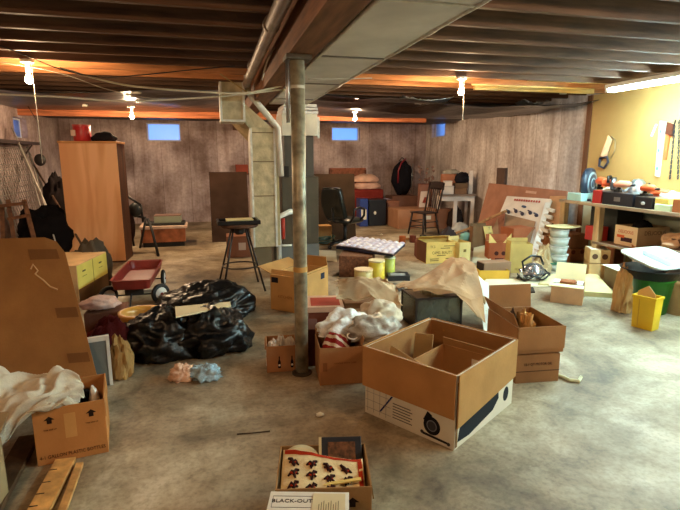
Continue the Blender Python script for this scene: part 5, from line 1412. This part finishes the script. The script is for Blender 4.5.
ls = thing('styrofoam_rack', 'white slotted styrofoam piece beside the white printed carton', 'packaging', (A_.x, A_.y, 0))
o_ = Vector(ls.location); b = MB()
b.bar(A_-o_, B_-o_, .08, .03)
for k in range(7):
    c = A_.lerp(B_, .14+.125*k) - o_; b.bar(c, c + Vector((.02, -.16, -.02)), .04, .05)
b.build('foam_block', mat('styrofoam', (232, 232, 226), rough=.8, var=.04), ls)
bs = [AY(400, 237, 8.6), AY(440, 236, 8.3), AY(470, 228, 7.9), AY(490, 218, 7.6), AY(506, 211, 7.35)]
bs[0].z = .03; bs[1].z = .05
bst = thing('curved_batten', 'long thin curved wooden batten rising to the white printed carton', 'batten', tuple(bs[0]))
pts = []
for i in range(len(bs)-1):
    for k in range(5): pts.append(bs[i].lerp(bs[i+1], k/5) - bs[0])
pts.append(bs[-1]-bs[0]); b = MB()
for i in range(len(pts)-1): b.bar(pts[i], pts[i+1], .06, .035)
b.build('batten_strip', wood((176, 134, 92), (6, 6, 6)), bst)
lean([lift_(G(468, 243)), lift_(G(500, 256)), AX(505, 213, 4.75), AX(480, 222, 4.75)], card((156, 100, 76)), 'red brown cardboard wedge between batten and leaning cartons', 'cardboard_flap', t=.02)
for k, (x, y, s_, m_, nm, lab) in enumerate(((460, 232, .14, cloth((214, 208, 200)), 'white_cloth', 'crumpled white cloth on the floor under the white table'), (466, 240, .10, cloth((140, 200, 190)), 'green_cloth', 'small pale green cloth just in front of the white cloth'))):
    p = G(x, y); lump((p.x, p.y, 0), s_*1.2, s_, s_, 140+k, m_, nm, lab, 'cloth', n=24, rid=.2)
p = G(432, 236)
for k, (dx, col) in enumerate(((-.3, (200, 110, 60)), (-.1, (120, 50, 36)), (.1, (40, 34, 34)))):
    r = thing('paint_can', 'small %s paint can on the floor by the wooden chair' % ('orange', 'dark red', 'black')[k], 'can', (G(420, 243).x+dx, G(420, 243).y+.1, 0))
    MB().lathe([(.06, .002), (.06, .12), (.064, .124), (.001, .126)], 20).build('can_body', mat('can', col, rough=.4), r, smooth=True)

# ================================================================= WORKBENCH
BX, ZB, ZL = 4.66, .935, .455
bn = thing('workbench', 'long wooden workbench with a lower shelf along the right wall', 'workbench', ((BX+5.3)/2, 4.2, 0))
bx0, bx1 = BX-(BX+5.3)/2, 5.3-(BX+5.3)/2
M_BEN = wood((168, 146, 122), (6, 1, 6))
MB().box(bx0, bx1, -1.9, 1.85, ZB-.04, ZB).build('bench_top', M_BEN, bn, bevel=.003)
MB().box(bx0, bx1, -1.9, 1.15, ZL-.03, ZL).build('lower_shelf', wood((140, 116, 96), (6, 1, 6)), bn, bevel=.003)
for y in (1.78, 1.12, -.4, -1.8):
    MB().box(bx0+.01, bx0+.08, y-.045, y+.045, .003, ZB-.041).build('leg', wood((182, 152, 112), (6, 6, 1)), bn)
    MB().box(bx1-.08, bx1-.01, y-.045, y+.045, .003, ZB-.041).build('leg', wood((196, 180, 120), (6, 6, 1)), bn)
def BY(px, X=BX): # depth of a pixel column on plane X
    return AX(px, 200, X).y
def onb(px, z=ZB, dx=.10):
    """point on the bench top surface that shows at pixel column px, dx behind the front edge"""
    X = BX + dx; return Vector((X, AX(px, 200, X).y, z + .001))
def bcase(px0, px1, h, dx, dep, m, label, name, cat, z=ZB, extra=None, group=None):
    """case with its long side along the bench front between two pixel columns"""
    a, c = onb(px0, z, dx), onb(px1, z, dx)
    L = a.y - c.y
    r = thing(name, label, cat, (a.x + dep/2, (a.y+c.y)/2, z+.001), 0, group)
    MB().box(-dep/2, dep/2, -L/2, L/2, 0, h).build('case_body', m, r, bevel=.006)
    return r, L, dep
bcase(592, 601, .16, .02, .22, paint((176, 34, 34)), 'red metal toolbox on the bench left of the black cases', 'toolbox', 'toolbox')
r, L, dp = bcase(602, 633, .15, .02, .28, plastic((32, 34, 42)), 'long black tool case on the bench front', 'tool_case', 'case')
MB().box(-dp/2-.002, -dp/2, -L*.1, L*.1, .05, .10).build('latch', metal(), r)
r, L, dp = bcase(635, 652, .13, .02, .28, plastic((28, 26, 30)), 'shorter black case with a silver emblem on the bench front', 'tool_case', 'case')
MB().ball((-dp/2, 0, .06), .004, .03, .02, n=10).build('emblem', paper((190, 190, 190)), r)
r, L, dp = bcase(655, 672, .07, .02, .25, paper((206, 226, 190)), 'pale green paper packet on the bench front by the right edge', 'packet', 'packet')
r, L, dp = bcase(655, 669, .06, .03, .22, paper((236, 206, 110)), 'yellow packet on the pale green packet on the bench', 'packet', 'packet', z=ZB+.073)
r, L, dp = bcase(673, 684, .14, .02, .22, card((176, 96, 50)), 'orange brown box at the right picture edge on the bench', 'box', 'box')
r, L, dp = bcase(567, 581, .10, .02, .25, plastic((176, 226, 226)), 'pale cyan plastic basin at the far end of the bench', 'basin', 'basin')
# round blue grey fan
a = onb(589, ZB, .22); 
r = thing('desk_fan', 'round blue grey fan with dark housing at the far end of the bench', 'fan', (a.x, a.y+.05, ZB+.001), .5)
Mx = Matrix.Translation((0, 0, .23)) @ Matrix.Rotation(pi/2, 4, 'X')
MB().lathe([(.001, -.05), (.10, -.05), (.20, -.02), (.205, .0), (.20, .04), (.10, .07), (.001, .07)], 32, M=Mx).build('fan_housing', plastic((44, 54, 70)), r, smooth=True)
MB().lathe([(.06, .072), (.15, .06), (.155, .05), (.14, .05), (.06, .06)], 32, M=Mx).build('fan_grille', plastic((140, 160, 172)), r, smooth=True)
MB().lathe([(.001, .08), (.05, .08), (.06, .06)], 20, M=Mx).build('fan_hub', plastic((60, 70, 84)), r, smooth=True)
MB().box(-.16, .16, -.10, .10, 0, .03).build('base', plastic((40, 40, 60)), r, bevel=.006)
a = onb(598, ZB, .10)
lump((BX+.30, onb(594, ZB, .3).y, ZB), .07, .07, .07, 150, cloth((200, 200, 210)), 'white_rag', 'small white rag by the fan base on the bench', 'rag', n=20)
M_OR = plastic((226, 100, 56)); M_BK = plastic((26, 26, 28))
def power_tool(px, z, dx, rz_, s_, label, body=M_OR, name='power_tool', cat='power tool'):
    a = onb(px, z, dx)
    r = thing(name, label, cat, tuple(a), rz_)
    MB().tube([(-.12*s_, 0, .10*s_), (-.05*s_, 0, .11*s_), (.06*s_, 0, .11*s_), (.10*s_, 0, .10*s_)], [.035*s_, .05*s_, .045*s_, .025*s_], 14).build('motor_body', body, r, smooth=True)
    MB().tube([(-.04*s_, 0, .09*s_), (-.07*s_, 0, .03*s_)], .025*s_, 10).build('grip', M_BK, r, smooth=True)
    MB().box(-.11*s_, -.03*s_, -.035*s_, .035*s_, 0, .035*s_).build('battery', M_BK, r, bevel=.004)
    MB().tube([(.10*s_, 0, .10*s_), (.15*s_, 0, .10*s_)], .018*s_, 12).build('chuck', metal((60, 60, 64)), r, smooth=True)
    return r
power_tool(600, ZB+.165, .14, -1.9, 1.0, 'orange and black cordless drill on the red toolbox')
def circular_saw(px, z, dx, rz_, s_, label):
    a = onb(px, z, dx); r = thing('circular_saw', label, 'power tool', tuple(a), rz_)
    Mx = Matrix.Translation((0, 0, .10*s_)) @ Matrix.Rotation(pi/2, 4, 'X')
    MB().lathe([(.001, -.02), (.09*s_, -.02), (.095*s_, .02), (.001, .03)], 26, M=Mx).build('blade_guard', metal((120, 122, 128), .35), r, smooth=True)
    MB().tube([(0, .04*s_, .11*s_), (0, .14*s_, .11*s_)], .05*s_, 14).build('motor_body', M_OR, r, smooth=True)
    MB().tube([(-.08*s_, .05*s_, .12*s_), (-.05*s_, .06*s_, .20*s_), (.05*s_, .06*s_, .20*s_), (.09*s_, .05*s_, .14*s_)], .02*s_, 10).build('handle', M_BK, r, smooth=True)
    MB().box(-.13*s_, .13*s_, -.05*s_, .10*s_, 0, .008).build('shoe_plate', metal(), r)
circular_saw(612, ZB+.155, .14, .6, .9, 'orange and black circular saw on the long black case')
power_tool(622, ZB+.155, .10, -1.3, .9, 'silver and orange power tool lying on the long black case', body=plastic((220, 150, 120)))
r = thing('router', 'round silver electric router in the middle of the bench', 'power tool', tuple(onb(636, ZB, .45)))
MB().lathe([(.09, 0), (.10, .02), (.10, .16), (.085, .26), (.05, .30), (.001, .31)], 26).build('motor_body', metal((190, 196, 200), .35), r, smooth=True)
MB().tube([(.09, 0, .18), (.17, 0, .24), (.19, 0, .16)], .018, 10).build('side_handle', M_BK, r, smooth=True)
MB().lathe([(.13, 0), (.13, .012), (.001, .014)], 26).build('base_plate', M_BK, r)
r, L, dp = bcase(626, 668, .05, .32, .16, plastic((206, 96, 50)), 'long flat orange tool tray lying on the bench behind the cases', 'tool_tray', 'tray', z=ZB)
power_tool(648, ZB+.137, .09, -1.55, .85, 'orange reciprocating saw on the shorter black case')
power_tool(661, ZB+.055, .40, -1.4, 1.0, 'orange hedge trimmer body on the flat orange tray', name='power_tool')
lump(tuple(onb(670, ZB, .40)), .12, .18, .13, 155, M_BAGC, 'plastic_wrap', 'clear plastic wrap heap on the bench near the right edge', 'plastic', n=32, rid=.2)
lump(tuple(onb(642, ZB, .62)), .06, .12, .10, 156, cloth((150, 150, 160)), 'grey_rag', 'grey rag on the bench behind the router', 'rag', n=20)
for k, (px, dx, col, lab) in enumerate(((618, .55, (90, 96, 110), 'dark grey hand plane behind the circular saw'), (628, .60, (196, 200, 206), 'silver clamp body behind the long black case'), (607, .50, (210, 190, 170), 'cream spray bottle cap behind the orange drill'))):
    a = onb(px, ZB, dx); r = thing('hand_tool', lab, 'hand tool', tuple(a), .4*k)
    MB().box(-.05, .05, -.11, .11, 0, .04).build('tool_sole', metal((120, 120, 124)), r, bevel=.004)
    MB().tube([(0, -.07, .04), (0, -.06, .13), (0, .0, .17), (0, .07, .12), (0, .08, .04)], .022, 10).build('handle', mat('tool', col, rough=.4), r, smooth=True)

# lower shelf: crate, folded box, black cabinet, red box
c1 = G(636, 248, ZL+.004)
cr = Carton('white and tan produce carton with red lettering on the lower shelf', c1, c1 + Vector((.46, 0, 0)), .34, h=.235, col=(196, 160, 120), name='produce_carton')
cr.patch('l', 0, cr.d, 0, cr.h, paper((228, 200, 164)), 'printed_panel', out=.003)
cr.text('l', 'DELICIOUS', .055, cr.d*.5, cr.h*.70, (196, 56, 60), sx=.85).location.x -= .004
cr.patch('l', cr.d*.3, cr.d*.8, cr.h*.2, cr.h*.42, ink((70, 40, 50)), 'printed_mark', out=.005)
cr.patch('l', cr.d*.12, cr.d*.45, cr.h*.38, cr.h*.52, ink((220, 100, 60)), 'printed_mark', out=.006)
cr.text('f', 'DELICIOUS', .07, cr.w*.55, cr.h*.7, (110, 76, 60), sx=.9)
q = cr.root.location
lump((q[0], q[1], q[2]+.03), .18, .13, .19, 160, cloth((24, 24, 26)), 'black_cloth', 'black cloth filling the produce carton on the lower shelf', 'cloth', n=32, rid=.1)
fbx, w_, d_, h_ = closed_box('crumpled tan carton on the lower shelf in front of the produce carton', Vector((BX+.02, 4.52, ZL+.003)), Vector((BX+.40, 4.50, ZL+.003)), .34, h=.17, name='crushed_carton')
fbx.location = (BX+.20, AX(664, 240, BX+.05).y-.08, ZL+.003)
MB().box(-w_/2, w_/2, -d_/2, d_/2, 0, h_*.5).build('box_body', card((150, 120, 92)), fbx, bevel=.004)
lump((0, 0, h_*.5), w_*.50, d_*.55, .12, 163, card((206, 158, 120)), 'crushed_lid', parent=fbx, n=20, rid=.15, smooth=False)
bcase(592, 619, .42, .20, .40, paint((34, 38, 38), .4), 'tall black cabinet standing on the lower shelf under the bench', 'cabinet', 'cabinet', z=ZL)
bcase(588, 600, .18, .02, .17, paint((186, 44, 36)), 'red box on the lower shelf in front of the black cabinet', 'red_box', 'box', z=ZL)
bcase(676, 690, .20, .05, .4, card((92, 60, 44)), 'dark brown carton on the lower shelf at the right picture edge', 'carton', 'box', z=ZL)

# ---- tools on the painted wall
XW = XR - .034
def wallquad(pix, t, m, name, parent, X=XW):
    q = [AX(x, y, X) for x, y in pix]; off = Vector(parent.location)
    b = MB().slab([p-off for p in q], -t if (q[1]-q[0]).cross(q[3]-q[0]).x > 0 else t); return b.build(name, m, parent, bevel=.001)
def wallthing(px, py, name, label, cat): 
    p = AX(px, py, XW - .002); return thing(name, label, cat, tuple(p))
r = wallthing(606, 150, 'hand_saw', 'hand saw with a pale blade hanging handle down on the painted wall', 'saw')
wallquad([(601, 156), (607, 158), (613, 139), (609, 135)], .012, metal((216, 206, 190), .35), 'blade', r, XW-.004)
b = MB(); P_ = [AX(x, y, XW-.02) - Vector(r.location) for x, y in ((600, 158), (599, 166), (604, 168), (608, 162), (607, 157))]
b.tube(P_ + [P_[0]], .016, 8); b.build('handle', plastic((54, 58, 74)), r, smooth=True)
r = wallthing(610, 150, 'wire_hook', 'thin pale wire bow hanging beside the hand saw', 'wire')
b = MB(); b.tube([AX(x, y, XW-.012) - Vector(r.location) for x, y in ((611, 136), (615, 140), (615, 150), (611, 158))], .005, 6); b.build('wire', metal((210, 200, 170)), r, smooth=True)
r = wallthing(660, 148, 'spirit_level', 'long white aluminium spirit level hanging on the painted wall', 'level')
wallquad([(656, 176), (660, 177), (667, 122), (661, 121)], .02, paint((206, 222, 214)), 'level_body', r)
for yy in (131, 150, 168):
    wallquad([(659.2-(yy-131)*.09+1.5, yy+2), (661-(yy-131)*.09+1.5, yy+2), (661.3-(yy-131)*.09+1.5, yy-1), (659.5-(yy-131)*.09+1.5, yy-1)], .024, plastic((90, 140, 120)), 'vial', r, XW-.001)
r = wallthing(668, 145, 'pipe_wrench', 'orange long-handled wrench hanging right of the white level', 'wrench')
wallquad([(664, 160), (667, 160), (672, 128), (668, 127)], .022, plastic((236, 110, 60)), 'shaft', r)
wallquad([(667, 134), (674, 136), (675, 124), (669, 122)], .03, metal((120, 80, 64), .4), 'jaw', r, XW-.003)
r = wallthing(654, 130, 'pencil_stick', 'short white stick on the painted wall left of the level', 'stick')
wallquad([(651, 136), (652.6, 136.4), (657.6, 124.6), (656, 124)], .01, paper((236, 232, 226)), 'stick_body', r)
r = wallthing(676, 150, 'hanging_chain', 'dark chain hanging at the right edge of the painted wall', 'chain')
for (x0, x1) in ((675, 670), (679, 678), (682, 684)):
    b = MB()
    for k in range(12):
        y = 122 + k*5; x = x0 + (x1-x0)*k/11
        c = AX(x, y, XW-.02) - Vector(r.location)
        pts = [c + Vector((0 if k % 2 else .008*cos(t*pi/5), .010*cos(t*pi/5) if k % 2 else 0, .026*sin(t*pi/5))) for t in range(11)]
        b.tube(pts, .005, 5)
    b.build('chain_strand', metal((70, 74, 84), .4), r, smooth=True)

# ================================================================= FAR RIGHT: TABLE, CHAIRS, BEDDING
p = G(461, 232)
wtb = thing('side_table', 'white painted wooden table with square legs by the right wall', 'table', (p.x+.05, p.y+.36, 0), radians(-14))
M_WH = paint((240, 230, 222))
tw, td, th = .70, .56, .76
p = wtb.location
MB().box(-.40, .33, -td/2-.04, td/2+.02, th-.03, th).build('tabletop', paint((150, 130, 116)), wtb, bevel=.004)
b = MB(); b.box(-.36, .30, -td/2, -td/2+.02, th-.13, th-.031); b.box(-.36, .30, td/2-.02, td/2, th-.13, th-.031)
b.box(-.36, -.34, -td/2+.02, td/2-.02, th-.13, th-.031); b.box(.28, .30, -td/2+.02, td/2-.02, th-.13, th-.031); b.build('apron', M_WH, wtb)
for sx in (-.08, .27):
    MB().box(sx-.035, sx+.035, -td/2-.005, -td/2+.06, .002, th-.031).build('leg', M_WH, wtb)
for sx in (-.33, .27):
    MB().box(sx-.03, sx+.03, td/2-.06, td/2, .002, th-.031).build('leg', M_WH, wtb)
def ontable(x, y, z=0): 
    a = wtb.rotation_euler.z; return (p.x + cos(a)*x - sin(a)*y, p.y + sin(a)*x + cos(a)*y, th + .001 + z)
def tbox(x, y, z, w, d, h, m, label, name='box', cat='box', rz_=0, lid=None):
    r = thing(name, label, cat, ontable(x, y, z), wtb.rotation_euler.z + rz_)
    MB().box(-w/2, w/2, -d/2, d/2, 0, h - (.02 if lid else 0)).build('box_body', m, r, bevel=.003)
    if lid: MB().box(-w/2-.006, w/2+.006, -d/2-.006, d/2+.006, h-.019, h).build('lid', lid, r)
tbox(-.22, -.1, 0, .22, .2, .17, paper((226, 220, 214)), 'larger white box on the white table, under a smaller one', lid=paper((206, 200, 196)))
tbox(-.22, -.1, .172, .15, .15, .10, paper((230, 222, 214)), 'smaller white box stacked on the larger white box', lid=paper((214, 206, 200)))
tbox(.04, -.05, 0, .26, .25, .12, card((130, 96, 70)), 'brown flat box on the white table below a rumpled black bag')
tbox(.06, -.03, .122, .26, .2, .10, card((110, 84, 62)), 'dark brown box second in the pile on the white table')
tbox(-.12, .16, 0, .36, .2, .40, card((176, 110, 80)), 'tall orange brown carton at the back of the white table')
a = ontable(.10, .0, .225); lump(a, .16, .11, .16, 170, cloth((34, 32, 38)), 'black_bag', 'rumpled black bag on top of the brown boxes on the white table', 'bag', n=32, rid=.12)
a = ontable(-.10, .16, .402); lump(a, .20, .09, .07, 171, M_BAGC, 'plastic_wrap', 'clear plastic wrap on top of the tall orange brown carton', 'plastic', n=28, rid=.2)
r = thing('white_board', 'tall narrow white board standing upright on the white table', 'board', ontable(.27, -.05), wtb.rotation_euler.z)
MB().box(-.04, .04, -.012, .012, 0, .48).build('board_body', M_WH, r)
lump((p.x, p.y+.02, 0), .18, .16, .34, 172, cloth((50, 40, 38)), 'dark_sack', 'dark sack under the white table', 'sack', n=28)
pc_ = closed_box('brown carton under the white table beside the wooden chair', G(437, 229), G(456, 229), .3, h=.42, name='carton'); MB().box(-pc_[1]/2, pc_[1]/2, -pc_[2]/2, pc_[2]/2, 0, pc_[3]).build('box_body', card((124, 80, 58)), pc_[0], bevel=.004)

# wooden chair
pr = G(428, 236)
wc_ = thing('wooden_chair', 'dark wooden spindle chair facing left near the white table', 'chair', (pr.x, pr.y+.2, 0), radians(-72))
M_CH = paint((40, 28, 26), .4)
MB().box(-.20, .20, -.21, .19, .43, .455).build('seat', M_CH, wc_, bevel=.01)
for (x, y, dx, dy) in ((-.17, -.17, -.05, -.05), (.17, -.17, .05, -.05), (-.15, .15, -.05, .07), (.15, .15, .05, .07)):
    MB().tube([(x, y, .43), (x+dx*.5, y+dy*.5, .2), (x+dx, y+dy, .004)], [.018, .021, .014], 10).build('leg', M_CH, wc_, smooth=True)
b = MB()
for z in (.16, .27):
    b.tube([(-.20, -.20, z), (.20, -.20, z)], .009, 8); b.tube([(-.20, -.19, z), (-.19, .19, z)], .009, 8); b.tube([(.20, -.19, z), (.19, .19, z)], .009, 8)
b.build('stretcher', M_CH, wc_, smooth=True)
for x in (-.18, .18): MB().tube([(x, .17, .45), (x*1.08, .24, .75), (x*1.1, .30, 1.02)], .017, 10).build('back_post', M_CH, wc_, smooth=True)
b = MB()
for k in range(5): b.tube([(-.12+.06*k, .18, .45), (-.13+.065*k, .28, .92)], .008, 6)
b.build('spindle', M_CH, wc_, smooth=True)
MB().grid(lambda u, v: Vector(((u-.5)*.42, .285 + .02*(1-(2*u-1)**2) + .02*v, .88 + .14*v + .02*sin(u*pi)*v)), 14, 4).build('crest_rail', M_CH, wc_, solid=.02)
a = pr; r = thing('paper_booklet', 'white printed booklet leaning behind the wooden chair seat', 'booklet', (AY(424, 209, 10.4).x, 10.35, AY(424, 209, 10.4).z-.0))
# booklet rests on a carton
hb_ = AY(424, 207, 10.4).z
r.location.z = hb_
MB().slab([(-.15, 0, 0), (.08, 0, 0), (.14, .12, .34), (-.06, .12, .34)], .012).build('cover', paper((222, 206, 196)), r)
MB().slab([(-.06, -.002, .1), (.03, -.002, .1), (.07, .045, .22), (.0, .045, .22)], -.004).build('picture_print', ink((150, 70, 60)), r)
hc_ = closed_box('large light brown carton behind the wooden chair, booklet on top', Vector((AY(398, 220, 10.0).x, 10.0, 0)), Vector((AY(437, 220, 10.0).x, 10.0, 0)), .66, h=hb_-.004, name='carton')
MB().box(-hc_[1]/2, hc_[1]/2, -hc_[2]/2, hc_[2]/2, 0, hc_[3]).build('box_body', card((166, 116, 84)), hc_[0], bevel=.006)
MB().box(hc_[1]*.20, hc_[1]*.34, -hc_[2]/2-.002, -hc_[2]/2, hc_[3]*.45, hc_[3]*.65).build('label_patch', paper(), hc_[0])
up = hb_
a0 = AY(421, 200, 10.55)
hd_ = closed_box('pinkish brown carton standing on the large light brown carton', Vector((AY(421, 200, 10.45).x, 10.5, up)), Vector((AY(433, 200, 10.45).x, 10.5, up)), .15, h=.50, name='carton')
MB().box(-hd_[1]/2, hd_[1]/2, -hd_[2]/2, hd_[2]/2, 0, hd_[3]).build('box_body', card((150, 104, 88)), hd_[0], bevel=.004)
MB().box(-hd_[1]/2-.005, hd_[1]/2+.005, -hd_[2]/2-.005, hd_[2]/2+.005, hd_[3]*.98, hd_[3]+.01).build('lid', card((120, 66, 54)), hd_[0])
r = thing('artificial_plant', 'dried branchy decoration standing behind the wooden chair back', 'decoration', (hd_[0].location.x+.18, 10.95, 0))
b = MB(); rnd = random.Random(5)
for k in range(16):
    x, y = rnd.uniform(-.2, .2), rnd.uniform(-.1, .1); h_ = rnd.uniform(.95, 1.32)
    b.tube([(0, 0, .3), (x*.5, y*.5, h_*.7), (x, y, h_)], [.008, .006, .003], 5); b.ball((x, y, h_), .035, n=6)
b.build('twigs', cloth((150, 120, 112)), r)
MB().lathe([(.09, .002), (.11, .1), (.08, .32), (.06, .34), (.001, .34)], 20).build('vase', plastic((176, 160, 150)), r, smooth=True)

# office chair
c = Vector((AY(345, 240, 8.1).x, 8.1, 0))
oc_ = thing('office_chair', 'black padded office chair with curved armrests', 'chair', tuple(c), radians(125))
M_OL = mat('black_vinyl', (22, 28, 27), rough=.32, var=.1)
M_OP = plastic((18, 18, 20), .35)
Mx = Matrix.Translation((0, 0, .47))
b = MB(); b.ball((0, -.02, .47), .25, .25, .06, n=24, fn=lambda q: 1.0 + .16*min(abs(q.x), abs(q.y))*2); b.build('seat', M_OL, oc_, smooth=True)
Mb = Matrix.Translation((0, .23, .53)) @ Matrix.Rotation(radians(-14), 4, 'X')
b = MB()
def backf(u, v):
    a = (u-.5)*2; w = .21 + .035*sin(v*pi) - .03*v; return Vector((a*w, -.05*(1-a*a) + .03*sin(v*pi), v*.50))
b.grid(backf, 16, 16, Mb); b.build('backrest', M_OL, oc_, smooth=True, solid=.07)
for s_ in (-1, 1):
    MB().tube([(s_*.24, .14, .47), (s_*.30, .14, .56), (s_*.30, .12, .68), (s_*.30, -.02, .70), (s_*.30, -.14, .67), (s_*.29, -.15, .56), (s_*.22, -.10, .46)], .020, 10).build('armrest', M_OP, oc_, smooth=True)
MB().tube([(0, .18, .44), (0, .30, .48), (0, .32, .70)], .02, 8).build('back_bracket', M_OP, oc_, smooth=True)
MB().tube([(0, 0, .10), (0, 0, .42)], .03, 14).build('gas_column', M_OP, oc_, smooth=True)
for k in range(5):
    a = 2*pi*k/5
    lg = MB().tube([(0, 0, .12), (.18*cos(a), .18*sin(a), .10), (.29*cos(a), .29*sin(a), .075)], [.03, .022, .016], 8).build('leg', M_OP, oc_, smooth=True)
    MB().tube([(.30*cos(a)-.02*sin(a), .30*sin(a)+.02*cos(a), .032), (.30*cos(a)+.02*sin(a), .30*sin(a)-.02*cos(a), .032)], .03, 12).build('caster', M_OP, lg, smooth=True)
# brown cardboard behind it
k5 = Carton('light brown carton leaning by the furnace behind the office chair', Vector((AY(314, 235, 8.45).x, 8.45, 0)), Vector((AY(332, 235, 8.45).x, 8.45, 0)), .25, h=.33, col=(166, 120, 66), closed=True)

# bedding against back wall
c = AY(348, 172, YB-.15)
hbd = thing('headboard', 'reddish brown wooden headboard standing against the back wall', 'headboard', (c.x, YB-.12, 0))
hh_ = AY(348, 168, YB-.12).z
MB().box(-.42, .42, -.03, .03, .02, hh_-.04).build('panel', wood((150, 92, 66), (6, 6, 6)), hbd, bevel=.004)
MB().box(-.46, .46, -.045, .045, hh_-.04, hh_).build('top_rail', wood((166, 98, 70), (6, 6, 6)), hbd, bevel=.004)
MB().box(-.47, -.42, -.04, .04, .0, hh_-.04).build('leg', wood((120, 72, 54), (6, 6, 6)), hbd); MB().box(.42, .47, -.04, .04, .0, hh_-.04).build('leg', wood((120, 72, 54), (6, 6, 6)), hbd)
sa, sc_ = AY(354, 195, 11.2), AY(380, 195, 11.2)
so = thing('sofa', 'dark red upholstered armchair under the folded pink blankets', 'sofa', ((sa.x+sc_.x)/2, 11.45, 0))
w_ = sc_.x - sa.x + .1; zt_ = AY(365, 189, 11.2).z
MB().box(-w_/2, w_/2, -.38, .38, .08, zt_).build('seat', cloth((120, 44, 38)), so, bevel=.04)
MB().box(-w_/2, w_/2, .30, .40, zt_, zt_+.14).build('backrest', cloth((110, 40, 36)), so, bevel=.03)
for sx in (-1, 1): MB().box(sx*w_/2-.03, sx*w_/2+.03, -.3, .3, .0, .08).build('leg', paint((40, 30, 28)), so)
for k, (dz, wx, col, lab) in enumerate(((0, .30, (206, 164, 146), 'pink beige folded blanket, lower one on the red armchair'), (.16, .27, (222, 180, 158), 'pink beige folded blanket, upper one on the red armchair'))):
    lump(((sa.x+sc_.x)/2+.02-.03*k, 11.32, zt_+dz), wx+.04, .26, .13, 180+k, cloth(col), 'folded_blanket', lab, 'blanket', n=48, rid=.07, amp=.1, rs=3)
lump((AY(384, 195, 10.9).x+.12, 11.25, .42), .26, .2, .10, 184, cloth((200, 184, 206)), 'white_linen', 'crumpled lilac white linen on the boxes beside the armchair', 'linen', n=36, rid=.2)
def fbox(px0, px1, ytop, ybot, Y, dep, m, label, name='box', cat='box', zb=0.003, h=None):
    a, c = AY(px0, ybot, Y), AY(px1, ybot, Y); hh = h if h else AY((px0+px1)/2, ytop, Y).z - zb
    r, w, d, hh = closed_box(label, Vector((a.x, Y, zb)), Vector((c.x, Y, zb)), dep, h=hh, name=name, cat=cat)
    MB().box(-w/2, w/2, -d/2, d/2, 0, hh).build('box_body', m, r, bevel=.006); return r, w, d, hh
r, w, d, h = fbox(360, 368, 199, 217, 10.55, .3, plastic((40, 60, 130)), 'narrow blue bin with white paper on its front by the back wall', 'bin', 'bin')
MB().box(-w*.35, w*.3, -d/2-.003, -d/2, h*.25, h*.62).build('label_patch', paper(), r)
r, w, d, h = fbox(369, 386, 200, 216, 10.6, .4, plastic((24, 24, 30)), 'black plastic bin with a small white emblem right of the blue bin', 'bin', 'bin')
MB().ball((-.06, -d/2, h*.5), .03, .004, .04, n=10).build('emblem', paper(), r)
MB().box(-w/2-.012, w/2+.012, -d/2-.012, d/2+.012, h-.03, h+.008).build('lid', plastic((30, 30, 36)), r)
r, w, d, h = fbox(387, 399, 201, 216, 10.75, .5, card((146, 92, 70)), 'reddish brown carton right of the black bin under the linen')
MB().box(-w*.25, w*.05, -d/2-.002, -d/2, h*.35, h*.55).build('label_patch', paper(), r)
# black backpack on a carton by the back right corner
r, w, d, h = fbox(392, 417, 196, 212, 11.45, .5, card((126, 86, 70)), 'dusky brown carton carrying the black golf bag by the back wall')
c = AY(404, 180, 11.6); zt_ = AY(404, 160, 11.6).z
bp_ = thing('backpack', 'tall black backpack with a red strap near the back right corner', 'backpack', (c.x, 11.72, h+.01))
b = MB(); b.ball((0, 0, (zt_-h)*.5), .27, .16, (zt_-h)*.5, n=28, fn=lambda q: 1 + .12*nz(q, 2.5, 4) - .15*max(0, q.z) + .06*crease(q, 3, 2))
b.build('bag_body', cloth((30, 28, 34)), bp_, smooth=True)
MB().tube([(-.16, -.13, .30), (-.17, -.17, .6), (-.08, -.14, (zt_-h)*.92), (.05, -.08, (zt_-h)*1.02)], .018, 8).build('strap', plastic((150, 40, 50)), bp_, smooth=True)
MB().tube([(-.10, 0, (zt_-h)*.95), (-.02, 0, (zt_-h)*1.06), (.08, 0, (zt_-h)*.97)], .012, 8).build('carry_handle', plastic((40, 36, 40)), bp_, smooth=True)
MB().tube([(.2, -.1, .05), (.22, -.12, (zt_-h)*.9)], .014, 8).build('metal_pole', metal(), bp_, smooth=True)
w0, w1 = AX(497, 180, 5.30), AX(505, 180, 5.30)
sbd = thing('narrow_board', 'small dark brown board standing upright against the right wall', 'board', (5.30, (w0.y+w1.y)/2, .003))
MB().box(-.015, .035, -(w0.y-w1.y)/2, (w0.y-w1.y)/2, 0, AX(501, 168, 5.30).z).build('board_body', mat('brown_board', (96, 74, 64), rough=.7), sbd)
lump((AY(387, 210, 9.0).x, 9.3, 0), .02, .02, .02, 1, paper(), 'paper_scrap', 'tiny white scrap on the bare floor near the black bin', 'paper scrap', n=10)

# ================================================================= CAMERA, WORLD, COLOUR
cam = bpy.data.cameras.new('camera'); co = bpy.data.objects.new('camera', cam); C.objects.link(co)
cam.sensor_width = 36; cam.lens = 36 * F / 680; cam.clip_start = .02
co.location = (0, 0, CAMZ); co.rotation_euler = (pi/2 - PITCH, 0, -YAW)
scn.camera = co
w = bpy.data.worlds.new('dusk'); scn.world = w; w.use_nodes = True
w.node_tree.nodes['Background'].inputs[0].default_value = rgb((112, 156, 226)); w.node_tree.nodes['Background'].inputs[1].default_value = 1.0
vs_ = scn.view_settings; vs_.view_transform = 'Standard'; vs_.look = 'None'; vs_.gamma = 1.0; vs_.use_curve_mapping = False
vs_.exposure = 1.3
scn.cycles.max_bounces = 5; scn.cycles.diffuse_bounces = 3
scn.cycles.use_denoising = True
